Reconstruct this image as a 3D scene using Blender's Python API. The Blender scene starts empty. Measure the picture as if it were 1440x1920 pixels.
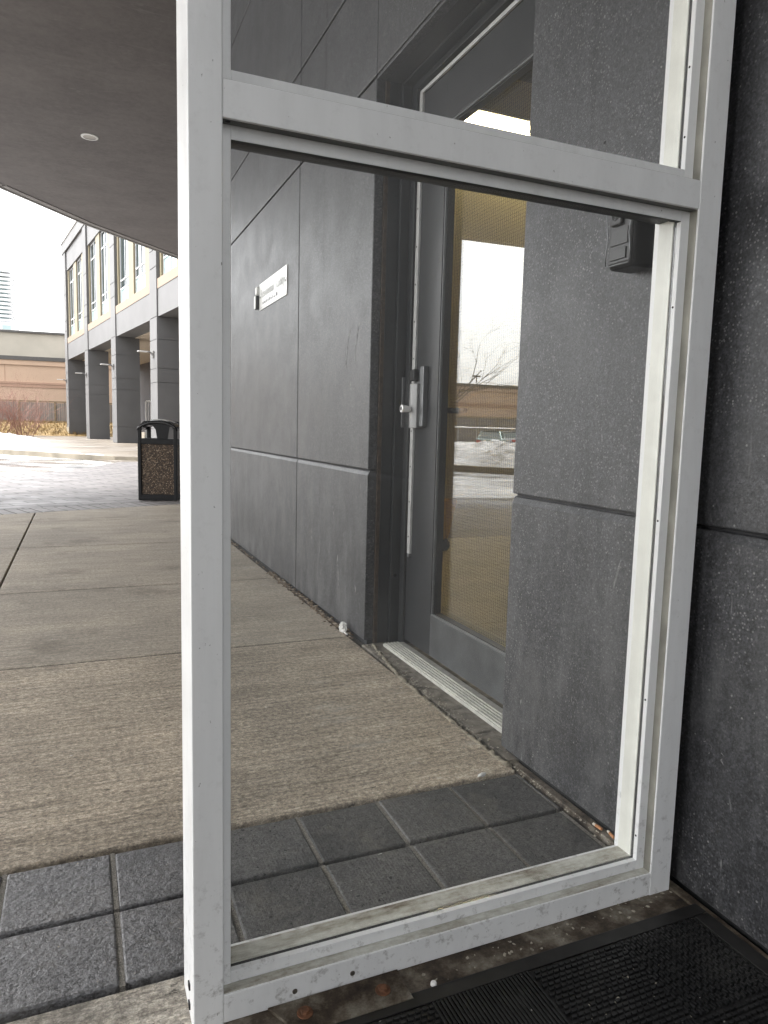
import bpy, bmesh, math, random
from mathutils import Vector, Matrix
R = math.radians
random.seed(7)
S = bpy.context.scene
COL = S.collection

# ------------------------------------------------------------------ camera
CAM_H = 0.97
fwd = Vector((0.3919, 0.9127, -0.1155)).normalized()
yaw, pitch, roll = 0.405579484, 0.115711315, 0.0250778172
fwd = Vector((math.sin(yaw)*math.cos(pitch), math.cos(yaw)*math.cos(pitch), -math.sin(pitch)))
rt = Vector((math.cos(yaw), -math.sin(yaw), 0)); up = rt.cross(fwd)
r2 = rt*math.cos(roll) + up*math.sin(roll); u2 = -rt*math.sin(roll) + up*math.cos(roll)
cd = bpy.data.cameras.new('camera'); cam = bpy.data.objects.new('camera', cd); COL.objects.link(cam)
M = Matrix((r2, u2, -fwd)).transposed().to_4x4(); M.translation = (0, 0, CAM_H)
cam.matrix_world = M
cd.sensor_fit = 'VERTICAL'; cd.sensor_height = 36; cd.sensor_width = 27; cd.lens = 1334.55/1920*36
cd.clip_start = 0.02; cd.clip_end = 4000
S.camera = cam

# ------------------------------------------------------------------ sky, sun, exposure (overcast)
SUN_EL, SUN_AZ = R(52), R(-62)          # azimuth from +Y towards +X
w = bpy.data.worlds.new('World'); S.world = w; w.use_nodes = True
nt = w.node_tree; nt.nodes.clear()
sky = nt.nodes.new('ShaderNodeTexSky'); sky.sky_type = 'NISHITA'; sky.sun_disc = False
sky.sun_elevation = SUN_EL; sky.sun_rotation = SUN_AZ; sky.dust_density = 4; sky.air_density = 1.0
hs = nt.nodes.new('ShaderNodeHueSaturation'); hs.inputs['Saturation'].default_value = 0.10
bg = nt.nodes.new('ShaderNodeBackground'); bg.inputs['Strength'].default_value = 0.15
wo = nt.nodes.new('ShaderNodeOutputWorld')
nt.links.new(sky.outputs[0], hs.inputs['Color']); nt.links.new(hs.outputs[0], bg.inputs[0]); nt.links.new(bg.outputs[0], wo.inputs[0])
sl = bpy.data.lights.new('sun', 'SUN'); sl.energy = 0.7; sl.angle = R(20); sl.color = (1, 0.96, 0.9)
so = bpy.data.objects.new('sun', sl); COL.objects.link(so)
sd = Vector((math.sin(SUN_AZ)*math.cos(SUN_EL), math.cos(SUN_AZ)*math.cos(SUN_EL), math.sin(SUN_EL)))
so.rotation_euler = sd.to_track_quat('Z', 'Y').to_euler(); so.location = (-20, 10, 40)
S.view_settings.view_transform = 'Standard'; S.view_settings.look = 'None'
S.view_settings.gamma = 1; S.view_settings.exposure = 2.4
S.render.engine = 'CYCLES'
S.cycles.transparent_max_bounces = 24; S.cycles.max_bounces = 10
S.cycles.use_denoising = True
S.cycles.sample_clamp_indirect = 8

# ------------------------------------------------------------------ node helpers
def new_mat(name, col=(.5, .5, .5), rough=.6, metal=0, spec=.5):
    m = bpy.data.materials.new(name); m.use_nodes = True
    b = m.node_tree.nodes['Principled BSDF']
    b.inputs['Base Color'].default_value = (*col, 1); b.inputs['Roughness'].default_value = rough
    b.inputs['Metallic'].default_value = metal; b.inputs['Specular IOR Level'].default_value = spec
    return m, m.node_tree, b
def val(nt, s, x):
    if isinstance(x, bpy.types.NodeSocket): nt.links.new(x, s)
    elif isinstance(x, (tuple, list)): s.default_value = (*x, 1) if len(x) == 3 and s.type == 'RGBA' else x
    else: s.default_value = x
def coord(nt, scale=(1, 1, 1), rot=(0, 0, 0), loc=(0, 0, 0)):
    t = nt.nodes.new('ShaderNodeTexCoord'); mp = nt.nodes.new('ShaderNodeMapping')
    nt.links.new(t.outputs['Object'], mp.inputs[0])
    mp.inputs['Scale'].default_value = scale; mp.inputs['Rotation'].default_value = rot; mp.inputs['Location'].default_value = loc
    return mp.outputs[0]
def noise(nt, v, scale, detail=4, rough=.55, dist=0):
    n = nt.nodes.new('ShaderNodeTexNoise'); nt.links.new(v, n.inputs['Vector'])
    n.inputs['Scale'].default_value = scale; n.inputs['Detail'].default_value = detail
    n.inputs['Roughness'].default_value = rough; n.inputs['Distortion'].default_value = dist
    return n.outputs['Fac']
def voro(nt, v, scale, feature='F1'):
    n = nt.nodes.new('ShaderNodeTexVoronoi'); n.feature = feature; nt.links.new(v, n.inputs['Vector']); n.inputs['Scale'].default_value = scale
    return n.outputs['Distance'], (n.outputs['Color'] if feature == 'F1' else None)
def ramp(nt, f, stops):
    n = nt.nodes.new('ShaderNodeValToRGB'); nt.links.new(f, n.inputs[0])
    e = n.color_ramp.elements
    while len(e) < len(stops): e.new(.5)
    for i, (p, c) in enumerate(stops):
        e[i].position = p; e[i].color = (*c, 1) if isinstance(c, tuple) else (c, c, c, 1)
    return n.outputs[0]
def mix(nt, f, a, b, mode='MIX'):
    n = nt.nodes.new('ShaderNodeMix'); n.data_type = 'RGBA'; n.blend_type = mode
    val(nt, n.inputs[0], f); val(nt, n.inputs[6], a); val(nt, n.inputs[7], b)
    return n.outputs[2]
def mth(nt, op, a, b=0.0, c=0.0):
    n = nt.nodes.new('ShaderNodeMath'); n.operation = op
    val(nt, n.inputs[0], a); val(nt, n.inputs[1], b)
    if op in ('MULTIPLY_ADD', 'COMPARE', 'SMOOTH_MIN'): val(nt, n.inputs[2], c)
    return n.outputs[0]
def sep(nt, v):
    n = nt.nodes.new('ShaderNodeSeparateXYZ'); nt.links.new(v, n.inputs[0]); return n.outputs
def cells(nt, v, scale):
    n = nt.nodes.new('ShaderNodeTexVoronoi'); nt.links.new(v, n.inputs['Vector']); n.inputs['Scale'].default_value = scale
    sp = nt.nodes.new('ShaderNodeSeparateColor'); nt.links.new(n.outputs['Color'], sp.inputs[0]); return sp.outputs[0]
def bump(nt, b, h, strength=.3, dist=.002):
    n = nt.nodes.new('ShaderNodeBump'); n.inputs['Strength'].default_value = strength; n.inputs['Distance'].default_value = dist
    nt.links.new(h, n.inputs['Height'])
    prev = b.inputs['Normal'].links
    if prev: nt.links.new(prev[0].from_socket, n.inputs['Normal'])
    nt.links.new(n.outputs[0], b.inputs['Normal'])
def simple(name, col, rough=.5, metal=0, var=.12, scale=6, spec=.5, bmp=0, bscale=80):
    m, nt, b = new_mat(name, col, rough, metal, spec)
    v = coord(nt); f = noise(nt, v, scale, 6)
    lo = tuple(c*(1-var) for c in col); hi = tuple(min(1, c*(1+var)) for c in col)
    nt.links.new(ramp(nt, f, [(.3, lo), (.7, hi)]), b.inputs['Base Color'])
    if bmp: bump(nt, b, noise(nt, v, bscale, 4), bmp, .002)
    return m

# ------------------------------------------------------------------ materials
MT = {}
def m_stucco(name, base, speck=.35, rough=.5, spec=.5):
    m, nt, b = new_mat(name, base, rough, 0, spec)
    v = coord(nt)
    lo = tuple(c*.85 for c in base); hi = tuple(c*1.15 for c in base)
    c1 = ramp(nt, noise(nt, v, 1.7, 6, .65), [(.38, lo), (.62, hi)])
    run = noise(nt, coord(nt, (1, 9, .45)), 2.6, 6, .65)            # rain streaks
    c1 = mix(nt, ramp(nt, run, [(.52, 0.0), (.68, .32)]), c1, tuple(c*1.75 for c in base))
    g1 = noise(nt, v, 120, 3, .75); g2 = noise(nt, v, 46, 4, .7)
    c2 = mix(nt, .6, c1, ramp(nt, g1, [(.40, .25), (.60, .75)]), 'OVERLAY')
    c2 = mix(nt, .55, c2, ramp(nt, cells(nt, v, 240), [(.0, .12), (1.0, .86)]), 'OVERLAY')
    c2 = mix(nt, .45, c2, ramp(nt, g2, [(.40, .25), (.60, .75)]), 'OVERLAY')
    d, cc = voro(nt, v, 200); sp = sep(nt, cc)
    m1 = mth(nt, 'MULTIPLY', mth(nt, 'LESS_THAN', d, .42), mth(nt, 'GREATER_THAN', sp[0], .90))
    m1 = mth(nt, 'MULTIPLY', m1, ramp(nt, noise(nt, v, 2.6, 4), [(.40, .25), (.60, 1.0)]))
    c3 = mix(nt, mth(nt, 'MULTIPLY', m1, speck), c2, (.34, .34, .33))
    d2, cc2 = voro(nt, v, 75); s2 = sep(nt, cc2)
    m2 = mth(nt, 'MULTIPLY', mth(nt, 'LESS_THAN', d2, .17), mth(nt, 'GREATER_THAN', s2[1], .90))
    c4 = mix(nt, mth(nt, 'MULTIPLY', m2, .38), c3, (.42, .42, .40))
    zz = sep(nt, v)[2]
    low = ramp(nt, mth(nt, 'MULTIPLY', zz, .5), [(.0, 1.0), (.55, .0)])
    dust = ramp(nt, noise(nt, coord(nt, (1, 3.5, 1.2)), 2.3, 7, .7), [(.46, 0.0), (.64, .5)])
    c4 = mix(nt, mth(nt, 'MULTIPLY', dust, low), c4, (.15, .15, .15))   # salt splash
    sc = noise(nt, coord(nt, (1, 30, 5)), 1.0, 2, .5, 1.5)
    c5 = mix(nt, mth(nt, 'MULTIPLY', ramp(nt, sc, [(.72, 0.0), (.76, .7)]), low), c4, (.36, .36, .35))
    nt.links.new(c5, b.inputs['Base Color'])
    nt.links.new(ramp(nt, noise(nt, v, 5, 5), [(.35, rough-.02), (.65, rough+.05)]), b.inputs['Roughness'])
    bump(nt, b, g1, .45, .0022); bump(nt, b, g2, .2, .002)
    return m
MT['wall'] = m_stucco('dark_grey_cladding', (.037, .0374, .0405), .36, .43)
MT['wall_back'] = simple('joint_dark', (.03, .03, .032), .8)

def m_alum():
    m, nt, b = new_mat('white_painted_aluminium', (.7, .7, .7), .33)
    v = coord(nt, (1, 1, .12)); f = noise(nt, v, 30, 6, .6)
    c = ramp(nt, f, [(.25, (.77, .775, .77)), (.75, (.85, .855, .85))])
    v2 = coord(nt)
    dirt = ramp(nt, noise(nt, v2, 38, 8, .75), [(.54, 0.0), (.66, .6)])
    z = sep(nt, v2)[2]
    low = ramp(nt, z, [(.0, 1.0), (.32, .12)])
    d2 = mth(nt, 'MULTIPLY', dirt, low)
    c = mix(nt, d2, c, (.13, .11, .085))
    ch = ramp(nt, noise(nt, coord(nt, (1, 1, .6), loc=(3, 7, 1)), 150, 3, .6), [(.715, 0.0), (.74, .9)])
    c = mix(nt, mth(nt, 'MULTIPLY', ch, .9), c, (.2, .19, .17))
    smear = ramp(nt, noise(nt, coord(nt, (1, 1, .35), loc=(1, 5, 2)), 9, 7, .7), [(.54, 0.0), (.70, .15)])
    c = mix(nt, smear, c, (.50, .49, .46))
    nt.links.new(c, b.inputs['Base Color'])
    nt.links.new(ramp(nt, noise(nt, v2, 12, 5), [(.3, .28), (.7, .45)]), b.inputs['Roughness'])
    bump(nt, b, noise(nt, v2, 25, 3), .05, .002)
    return m
MT['alum'] = m_alum()
def m_dirty():
    m, nt, b = new_mat('stained_white_paint', (.6, .6, .57), .5)
    v = coord(nt, (.5, 2, 1)); f = noise(nt, v, 14, 8, .7)
    g = noise(nt, coord(nt), 60, 6, .7)
    f2 = mth(nt, 'ADD', mth(nt, 'MULTIPLY', f, .75), mth(nt, 'MULTIPLY', g, .25))
    nt.links.new(ramp(nt, f2, [(.36, (.16, .125, .085)), (.46, (.40, .38, .32)), (.60, (.66, .66, .60))]), b.inputs['Base Color'])
    return m
MT['dirty'] = m_dirty()
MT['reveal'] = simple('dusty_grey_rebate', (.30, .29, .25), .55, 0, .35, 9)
MT['stop'] = simple('cream_white_bead', (.74, .74, .68), .38, 0, .08, 18)
MT['head_shade'] = simple('shaded_grey_rebate', (.10, .10, .09), .5, 0, .35, 14)  # dark grey carries the shade under the transom
MT['gasket'] = simple('black_rubber', (.012, .012, .012), .5)
MT['hole'] = simple('dark_hole', (.01, .01, .01), .9)
MT['screw'] = simple('dull_steel_screw', (.22, .2, .17), .4, .8, .3, 200)

def m_glass(name, f0, tint, mx=1.0, rough=0.0, dust=0.0):
    m = bpy.data.materials.new(name); m.use_nodes = True; nt = m.node_tree; nt.nodes.clear()
    o = nt.nodes.new('ShaderNodeOutputMaterial')
    tr = nt.nodes.new('ShaderNodeBsdfTransparent'); tr.inputs[0].default_value = (*tint, 1)
    gl = nt.nodes.new('ShaderNodeBsdfGlossy'); gl.inputs['Roughness'].default_value = rough; gl.inputs[0].default_value = (1, 1, 1, 1)
    lw = nt.nodes.new('ShaderNodeLayerWeight'); lw.inputs['Blend'].default_value = .5
    f = mth(nt, 'POWER', lw.outputs['Facing'], 5.0)      # Schlick
    f = mth(nt, 'MULTIPLY_ADD', f, (1-f0)*mx, f0)
    mx_ = nt.nodes.new('ShaderNodeMixShader'); nt.links.new(f, mx_.inputs[0]); nt.links.new(tr.outputs[0], mx_.inputs[1]); nt.links.new(gl.outputs[0], mx_.inputs[2])
    if dust:
        df = nt.nodes.new('ShaderNodeBsdfDiffuse'); df.inputs[0].default_value = (.75, .75, .73, 1)
        tl = nt.nodes.new('ShaderNodeBsdfTranslucent'); tl.inputs[0].default_value = (.75, .75, .73, 1)
        ms = nt.nodes.new('ShaderNodeMixShader'); ms.inputs[0].default_value = .4; nt.links.new(df.outputs[0], ms.inputs[1]); nt.links.new(tl.outputs[0], ms.inputs[2])
        f1 = ramp(nt, noise(nt, coord(nt, (1, 1, .45), (0, R(25), 0)), 3.5, 7, .68), [(.36, .25), (.66, 1.0)])
        f2 = ramp(nt, noise(nt, coord(nt, (3, 1, .4), (0, R(-30), 0)), 5, 5, .6), [(.60, 0.0), (.70, .6)])
        fd = mth(nt, 'MULTIPLY', mth(nt, 'ADD', f1, f2), dust)
        m3 = nt.nodes.new('ShaderNodeMixShader'); nt.links.new(fd, m3.inputs[0]); nt.links.new(mx_.outputs[0], m3.inputs[1]); nt.links.new(ms.outputs[0], m3.inputs[2])
        mx_ = m3
    nt.links.new(mx_.outputs[0], o.inputs[0])
    return m
MT['glass'] = m_glass('clear_pane', .045, (.985, .99, .988), dust=.045)
MT['door_glass'] = m_glass('wired_pane', .135, (.86, .86, .82), dust=.008)

def m_concrete(name='broomed_concrete', tint=(1, 1, 1), saltx=True, rot=0):
    m, nt, b = new_mat(name, (.25, .22, .18), .75)
    v = coord(nt)
    T = lambda c: tuple(a*t for a, t in zip(c, tint))
    vw = coord(nt, (3.2, 46, 1), (0, 0, R(rot-2.5)))
    br = noise(nt, vw, 1.5, 7, .75, .25)
    br2 = noise(nt, coord(nt, (4.5, 120, 1), (0, 0, R(rot-1.5))), 1.2, 5, .7, .2)
    band = noise(nt, coord(nt, (.5, 7, 1), (0, 0, R(rot-2))), 1.0, 5, .6)
    big = noise(nt, v, 1.3, 6, .62)
    g = noise(nt, v, 150, 4, .8); g2 = noise(nt, v, 55, 4, .75)
    c = ramp(nt, br, [(.35, T((.255, .212, .158))), (.5, T((.365, .308, .235))), (.66, T((.46, .395, .31)))])
    c = mix(nt, .55, c, ramp(nt, big, [(.36, .30), (.64, .68)]), 'OVERLAY')
    c = mix(nt, .30, c, ramp(nt, band, [(.38, .30), (.62, .68)]), 'OVERLAY')
    c = mix(nt, .35, c, ramp(nt, br2, [(.38, .22), (.60, .72)]), 'OVERLAY')
    c = mix(nt, .45, c, ramp(nt, g, [(.38, .20), (.60, .75)]), 'OVERLAY')
    c = mix(nt, .28, c, ramp(nt, cells(nt, coord(nt, (.8, 1.2, 1)), 330), [(.0, .10), (.8, .80)]), 'OVERLAY')
    g3 = noise(nt, coord(nt, (.8, 1.2, 1)), 100, 5, .8)
    c = mix(nt, .40, c, ramp(nt, g3, [(.38, .18), (.60, .74)]), 'OVERLAY')
    c = mix(nt, .55, c, ramp(nt, g2, [(.38, .20), (.60, .74)]), 'OVERLAY')
    pit = ramp(nt, noise(nt, coord(nt, (.55, 1.5, 1)), 62, 3, .65), [(.33, 1.0), (.38, 0.0)])
    pz = ramp(nt, noise(nt, v, 2.4, 4), [(.42, .25), (.58, 1.0)])
    c = mix(nt, mth(nt, 'MULTIPLY', mth(nt, 'MULTIPLY', pit, pz), .85), c, T((.05, .042, .032)))
    yy = sep(nt, v)[1]
    c = mix(nt, mth(nt, 'MULTIPLY', mth(nt, 'GREATER_THAN', yy, 3.05), .35), c, T((.285, .262, .225)))
    stain = ramp(nt, noise(nt, coord(nt, loc=(7, 3, 0)), 2.1, 6, .7), [(.56, 0.0), (.66, .45)])
    c = mix(nt, stain, c, T((.11, .092, .07)))
    salt = ramp(nt, noise(nt, coord(nt, (1, 2.6, 1), loc=(4, 2, 0)), 3.2, 8, .8), [(.56, 0.0), (.66, .6)])
    x = sep(nt, v)[0]
    near = ramp(nt, x, [(.45, .10), (1.0, 1.0)]) if saltx else .25
    c = mix(nt, mth(nt, 'MULTIPLY', salt, near), c, (.52, .50, .45))
    fl = mth(nt, 'GREATER_THAN', noise(nt, coord(nt, (1, 1.6, 1), loc=(1, 8, 0)), 34, 2, .5), .765)
    c = mix(nt, fl, c, (.62, .60, .55))
    nt.links.new(c, b.inputs['Base Color'])
    bump(nt, b, br, .5, .005); bump(nt, b, br2, .5, .003); bump(nt, b, g, .5, .002); bump(nt, b, pit, -.7, .004)
    return m
MT['slab'] = m_concrete('grey_entry_slab', (.80, .86, .95), False, 78)
MT['concrete'] = m_concrete()
def m_paver():
    m, nt, b = new_mat('charcoal_paver', (.075, .073, .072), .5)
    v = coord(nt)
    c = ramp(nt, noise(nt, v, 3.4, 6, .65), [(.38, (.050, .050, .050)), (.62, (.105, .101, .096))])
    dk = sep(nt, coord(nt, (1/.2165, 1/.2115, 1), loc=(-.0485/.2165, -1.212/.2115, 0)))
    cell = mth(nt, 'ADD', mth(nt, 'FLOOR', dk[0]), mth(nt, 'MULTIPLY', mth(nt, 'FLOOR', dk[1]), 17.3))
    wn = nt.nodes.new('ShaderNodeTexWhiteNoise'); wn.noise_dimensions = '1D'; nt.links.new(cell, wn.inputs['W'])
    c = mix(nt, .55, c, ramp(nt, wn.outputs['Value'], [(0, .34), (1, .66)]), 'OVERLAY')
    g = noise(nt, v, 170, 4, .8); g2 = noise(nt, v, 60, 4, .75)
    ce = cells(nt, v, 250)
    c = mix(nt, .35, c, ramp(nt, g, [(.38, .2), (.62, .76)]), 'OVERLAY')
    c = mix(nt, .42, c, ramp(nt, ce, [(.0, .12), (1.0, .84)]), 'OVERLAY')
    c = mix(nt, .4, c, ramp(nt, g2, [(.38, .25), (.62, .72)]), 'OVERLAY')
    pit = ramp(nt, noise(nt, v, 95, 2, .5), [(.30, 1.0), (.345, 0.0)])
    c = mix(nt, pit, c, (.010, .010, .010))
    st = ramp(nt, noise(nt, coord(nt, loc=(2, 9, 0)), 7, 7, .75), [(.54, 0.0), (.68, .5)])
    c = mix(nt, st, c, (.16, .148, .125))
    wt = mth(nt, 'GREATER_THAN', noise(nt, coord(nt, loc=(5, 1, 0)), 40, 2, .5), .76)
    c = mix(nt, wt, c, (.5, .49, .46))
    d, cc = voro(nt, v, 5.5); gum = mth(nt, 'MULTIPLY', ramp(nt, d, [(.045, 1.0), (.10, 0.0)]), mth(nt, 'GREATER_THAN', sep(nt, cc)[0], .62))
    c = mix(nt, mth(nt, 'MULTIPLY', gum, .55), c, (.26, .25, .23))
    xx = sep(nt, v)[0]
    out = ramp(nt, mth(nt, 'ADD', xx, mth(nt, 'MULTIPLY', noise(nt, v, 5, 4), .25)), [(.22, 1.0), (.42, 0.0)])
    c = mix(nt, mth(nt, 'MULTIPLY', out, ramp(nt, mth(nt, 'MULTIPLY_ADD', ce, .35, mth(nt, 'MULTIPLY', g2, .65)), [(.32, .12), (.66, .72)])), c, (.24, .238, .245))
    nt.links.new(c, b.inputs['Base Color'])
    dry = ramp(nt, mth(nt, 'ADD', xx, mth(nt, 'MULTIPLY', noise(nt, v, 5, 4), .25)), [(.22, 0.0), (.42, 1.0)])
    nt.links.new(mix(nt, dry, ramp(nt, noise(nt, v, 8, 4), [(.38, .16), (.62, .36)]), (.62, .62, .62)), b.inputs['Roughness'])
    bump(nt, b, ce, .35, .002); bump(nt, b, pit, -.8, .004); bump(nt, b, g2, .6, .008)
    return m
MT['paver'] = m_paver()
def m_sand():
    m, nt, b = new_mat('joint_sand', (.2, .18, .15), .9)
    v = coord(nt); g = noise(nt, v, 300, 4, .8)
    nt.links.new(ramp(nt, g, [(.36, (.09, .082, .07)), (.6, (.36, .335, .29))]), b.inputs['Base Color'])
    bump(nt, b, g, 1, .006)
    return m
MT['sand'] = m_sand()
MT['grit'] = simple('pale_grit', (.34, .31, .25), .9, 0, .5, 150)
MT['dirt'] = simple('joint_dirt', (.030, .026, .021), .95, 0, .5, 90)
def m_sill():
    m, nt, b = new_mat('rust_stained_sill', (.12, .1, .08), .75)
    v = coord(nt); f = noise(nt, v, 11, 8, .72)
    c = ramp(nt, f, [(.36, (.014, .010, .007)), (.47, (.06, .043, .028)), (.56, (.14, .118, .088)), (.68, (.27, .25, .21))])
    nt.links.new(c, b.inputs['Base Color']); bump(nt, b, noise(nt, v, 80, 6, .7), .5, .003)
    return m
MT['sill'] = m_sill()
MT['plate'] = m_sill(); MT['plate'].name = 'stained_steel_plate'
MT['plate'].node_tree.nodes['Principled BSDF'].inputs['Metallic'].default_value = .35
MT['rust'] = simple('rusty_bolt', (.13, .055, .025), .8, 0, .5, 90, bmp=.6)
def m_rubber():
    m, nt, b = new_mat('mat_rubber', (.02, .02, .02), .5)
    v = coord(nt)
    dust = ramp(nt, noise(nt, v, 4.5, 7, .7), [(.45, 0.0), (.72, .55)])
    c = mix(nt, dust, (.008, .008, .0085), (.06, .058, .055))
    d, cc = voro(nt, v, 45); sp = mth(nt, 'MULTIPLY', mth(nt, 'LESS_THAN', d, .10), mth(nt, 'GREATER_THAN', sep(nt, cc)[0], .86))
    c = mix(nt, sp, c, (.5, .48, .43))
    nt.links.new(c, b.inputs['Base Color']); return m
MT['rubber'] = m_rubber()
MT['matframe'] = simple('mat_frame_metal', (.022, .021, .020), .45, .3, .4, 20)
MT['door'] = simple('charcoal_door_paint', (.023, .024, .026), .34, 0, .18, 7, bmp=.06, bscale=20)
MT['door_low'] = simple('charcoal_scuffed_paint', (.060, .062, .064), .38, 0, .35, 9, bmp=.08, bscale=30)
MT['frame'] = simple('charcoal_frame_paint', (.020, .022, .024), .4, 0, .2, 9)
MT['caulk'] = simple('rusty_caulk', (.045, .030, .020), .8, 0, .5, 40)
MT['steel'] = simple('satin_aluminium', (.55, .55, .54), .36, .35, .12, 30)
MT['grip'] = simple('worn_grip_metal', (.2, .2, .2), .38, .3, .12, 30)
MT['steel_dark'] = simple('weathered_grey_metal', (.17, .175, .18), .35, .6, .15, 30)
MT['chrome'] = simple('pale_lever', (.78, .77, .76), .25, .2, .05, 20)
MT['black'] = simple('black_plastic', (.008, .008, .009), .5, 0, .3, 20, .3)
MT['blackgrey'] = simple('worn_black_plastic', (.018, .018, .018), .4, 0, .2, 30)
MT['thresh'] = simple('aluminium_threshold', (.55, .54, .49), .42, .25, .2, 40, bmp=.2)
MT['sealant'] = simple('crumbling_sealant', (.20, .175, .13), .9, 0, .6, 45, bmp=1, bscale=120)
MT['brickstrip'] = simple('dusty_grey_brick', (.19, .17, .14), .85, 0, .5, 22, bmp=.8, bscale=90)
def m_soffit():
    m, nt, b = new_mat('taupe_stucco', (.23, .2, .185), .8)
    v = coord(nt)
    f = noise(nt, coord(nt, (1, 1.5, 1), (0, 0, R(35))), 1.1, 7, .65)
    c = ramp(nt, f, [(.36, (.120, .109, .105)), (.64, (.150, .137, .131))])
    g = noise(nt, v, 14, 5, .7); c = mix(nt, .4, c, ramp(nt, g, [(.36, .38), (.64, .62)]), 'OVERLAY')
    crk = noise(nt, coord(nt, (1, 8, 1), (0, 0, R(40))), .35, 3, .5, 1.2)
    c = mix(nt, ramp(nt, crk, [(.497, 0.0), (.5, .5), (.503, 0.0)]), c, (.20, .19, .18))
    nt.links.new(c, b.inputs['Base Color']); bump(nt, b, g, .3, .01)
    return m
MT['soffit'] = m_soffit()
MT['fascia'] = simple('soffit_edge_trim', (.20, .19, .18), .6)
MT['white'] = simple('white_paint', (.78, .78, .76), .4, 0, .05)
MT['signwhite'] = simple('white_sign_face', (.82, .82, .79), .3, 0, .03)
MT['signgrey'] = simple('grey_print', (.50, .51, .50), .5)
MT['signdark'] = simple('dark_print', (.12, .12, .12), .5)
def m_scuff():
    m, nt, b = new_mat('pale_scuff', (.2, .2, .2), .6)
    f = noise(nt, coord(nt, (1, 1, .6)), 70, 4, .7)
    nt.links.new(ramp(nt, f, [(.42, (.045, .045, .047)), (.62, (.26, .26, .255))]), b.inputs['Base Color']); return m
MT['chalk'] = m_scuff()
MT['paper'] = simple('crumpled_paper', (.8, .79, .76), .7)
MT['filter'] = simple('orange_filter', (.45, .20, .08), .7, 0, .2, 100)
MT['ash'] = simple('butt_paper', (.7, .62, .52), .8, 0, .2, 100)
def m_debris():
    m, nt, b = new_mat('leaf_litter', (.1, .08, .05), .9)
    f = noise(nt, coord(nt), 40, 2, .5)
    nt.links.new(ramp(nt, f, [(.34, (.035, .024, .015)), (.5, (.13, .085, .05)), (.62, (.30, .24, .17)), (.75, (.42, .38, .32))]), b.inputs['Base Color'])
    return m
MT['debris'] = m_debris()
# interior
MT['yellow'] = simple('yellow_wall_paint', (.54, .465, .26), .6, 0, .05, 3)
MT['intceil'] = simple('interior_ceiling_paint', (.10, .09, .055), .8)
MT['intfloor'] = simple('tan_interior_floor', (.50, .425, .24), .5, 0, .15, 4)
MT['bucket'] = simple('yellow_plastic', (.72, .42, .03), .4, 0, .08)
def m_emit(name, col, s):
    m, nt, b = new_mat(name, col, .5); b.inputs['Emission Color'].default_value = (*col, 1); b.inputs['Emission Strength'].default_value = s; return m
MT['tube'] = m_emit('lit_tube', (1, .85, .56), 14)
# outdoors
def m_brick():
    m, nt, b = new_mat('brick_paving', (.2, .19, .19), .38)
    v = coord(nt, rot=(0, 0, R(-20.5)))
    t = nt.nodes.new('ShaderNodeTexBrick'); nt.links.new(v, t.inputs['Vector'])
    t.inputs['Scale'].default_value = 1; t.inputs['Brick Width'].default_value = .46; t.inputs['Row Height'].default_value = .23
    t.inputs['Mortar Size'].default_value = .017; t.inputs['Mortar Smooth'].default_value = .3
    t.inputs['Color1'].default_value = (.185, .17, .168, 1); t.inputs['Color2'].default_value = (.12, .112, .113, 1); t.inputs['Mortar'].default_value = (.025, .022, .022, 1)
    big = noise(nt, coord(nt), .8, 5)
    c = mix(nt, .5, t.outputs['Color'], ramp(nt, big, [(.3, .36), (.7, .64)]), 'OVERLAY')
    nt.links.new(c, b.inputs['Base Color'])
    inv = mth(nt, 'SUBTRACT', 1.0, t.outputs['Fac']); bump(nt, b, inv, .8, .008)
    bump(nt, b, noise(nt, coord(nt), 5, 3), .4, .02)
    nt.links.new(ramp(nt, noise(nt, coord(nt), 2.5, 4), [(.35, .42), (.7, .65)]), b.inputs['Roughness'])
    return m
MT['brick'] = m_brick()
MT['soldier'] = simple('soldier_brick', (.18, .168, .164), .6, 0, .3, 6, bmp=.3)
def m_asphalt():
    m, nt, b = new_mat('wet_asphalt', (.05, .05, .05), .2)
    v = coord(nt)
    slush = ramp(nt, noise(nt, coord(nt, (.5, 1.2, 1)), .8, 7, .65), [(.42, 0.0), (.60, .8)])
    c = mix(nt, slush, (.08, .08, .08), (.62, .61, .60))
    nt.links.new(c, b.inputs['Base Color'])
    nt.links.new(ramp(nt, noise(nt, v, .9, 4), [(.4, .12), (.65, .4)]), b.inputs['Roughness'])
    bump(nt, b, noise(nt, v, 3, 4), .25, .02)
    return m
MT['asphalt'] = m_asphalt()
def m_plaza():
    m, nt, b = new_mat('damp_pale_concrete', (.36, .31, .25), .5)
    v = coord(nt)
    c = ramp(nt, noise(nt, coord(nt, (.4, 1.6, 1)), .5, 7, .65), [(.34, (.115, .094, .07)), (.5, (.165, .138, .108)), (.66, (.27, .25, .23))])
    nt.links.new(c, b.inputs['Base Color'])
    nt.links.new(ramp(nt, noise(nt, v, .4, 4), [(.4, .3), (.65, .6)]), b.inputs['Roughness'])
    return m
MT['plaza'] = m_plaza()
MT['ground'] = simple('frozen_ground', (.30, .29, .27), .8, 0, .5, .05)
MT['kerb'] = simple('kerb_concrete', (.20, .175, .135), .8, 0, .4, 1.5, bmp=.3)
def m_snow():
    m, nt, b = new_mat('old_snow', (.8, .8, .8), .6)
    v = coord(nt); f = noise(nt, v, 1.6, 8, .7)
    nt.links.new(ramp(nt, f, [(.38, (.28, .265, .24)), (.5, (.58, .57, .56)), (.62, (.76, .76, .76))]), b.inputs['Base Color'])
    bump(nt, b, noise(nt, v, 5, 6, .7), .8, .08)
    return m
MT['snow'] = m_snow()
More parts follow.
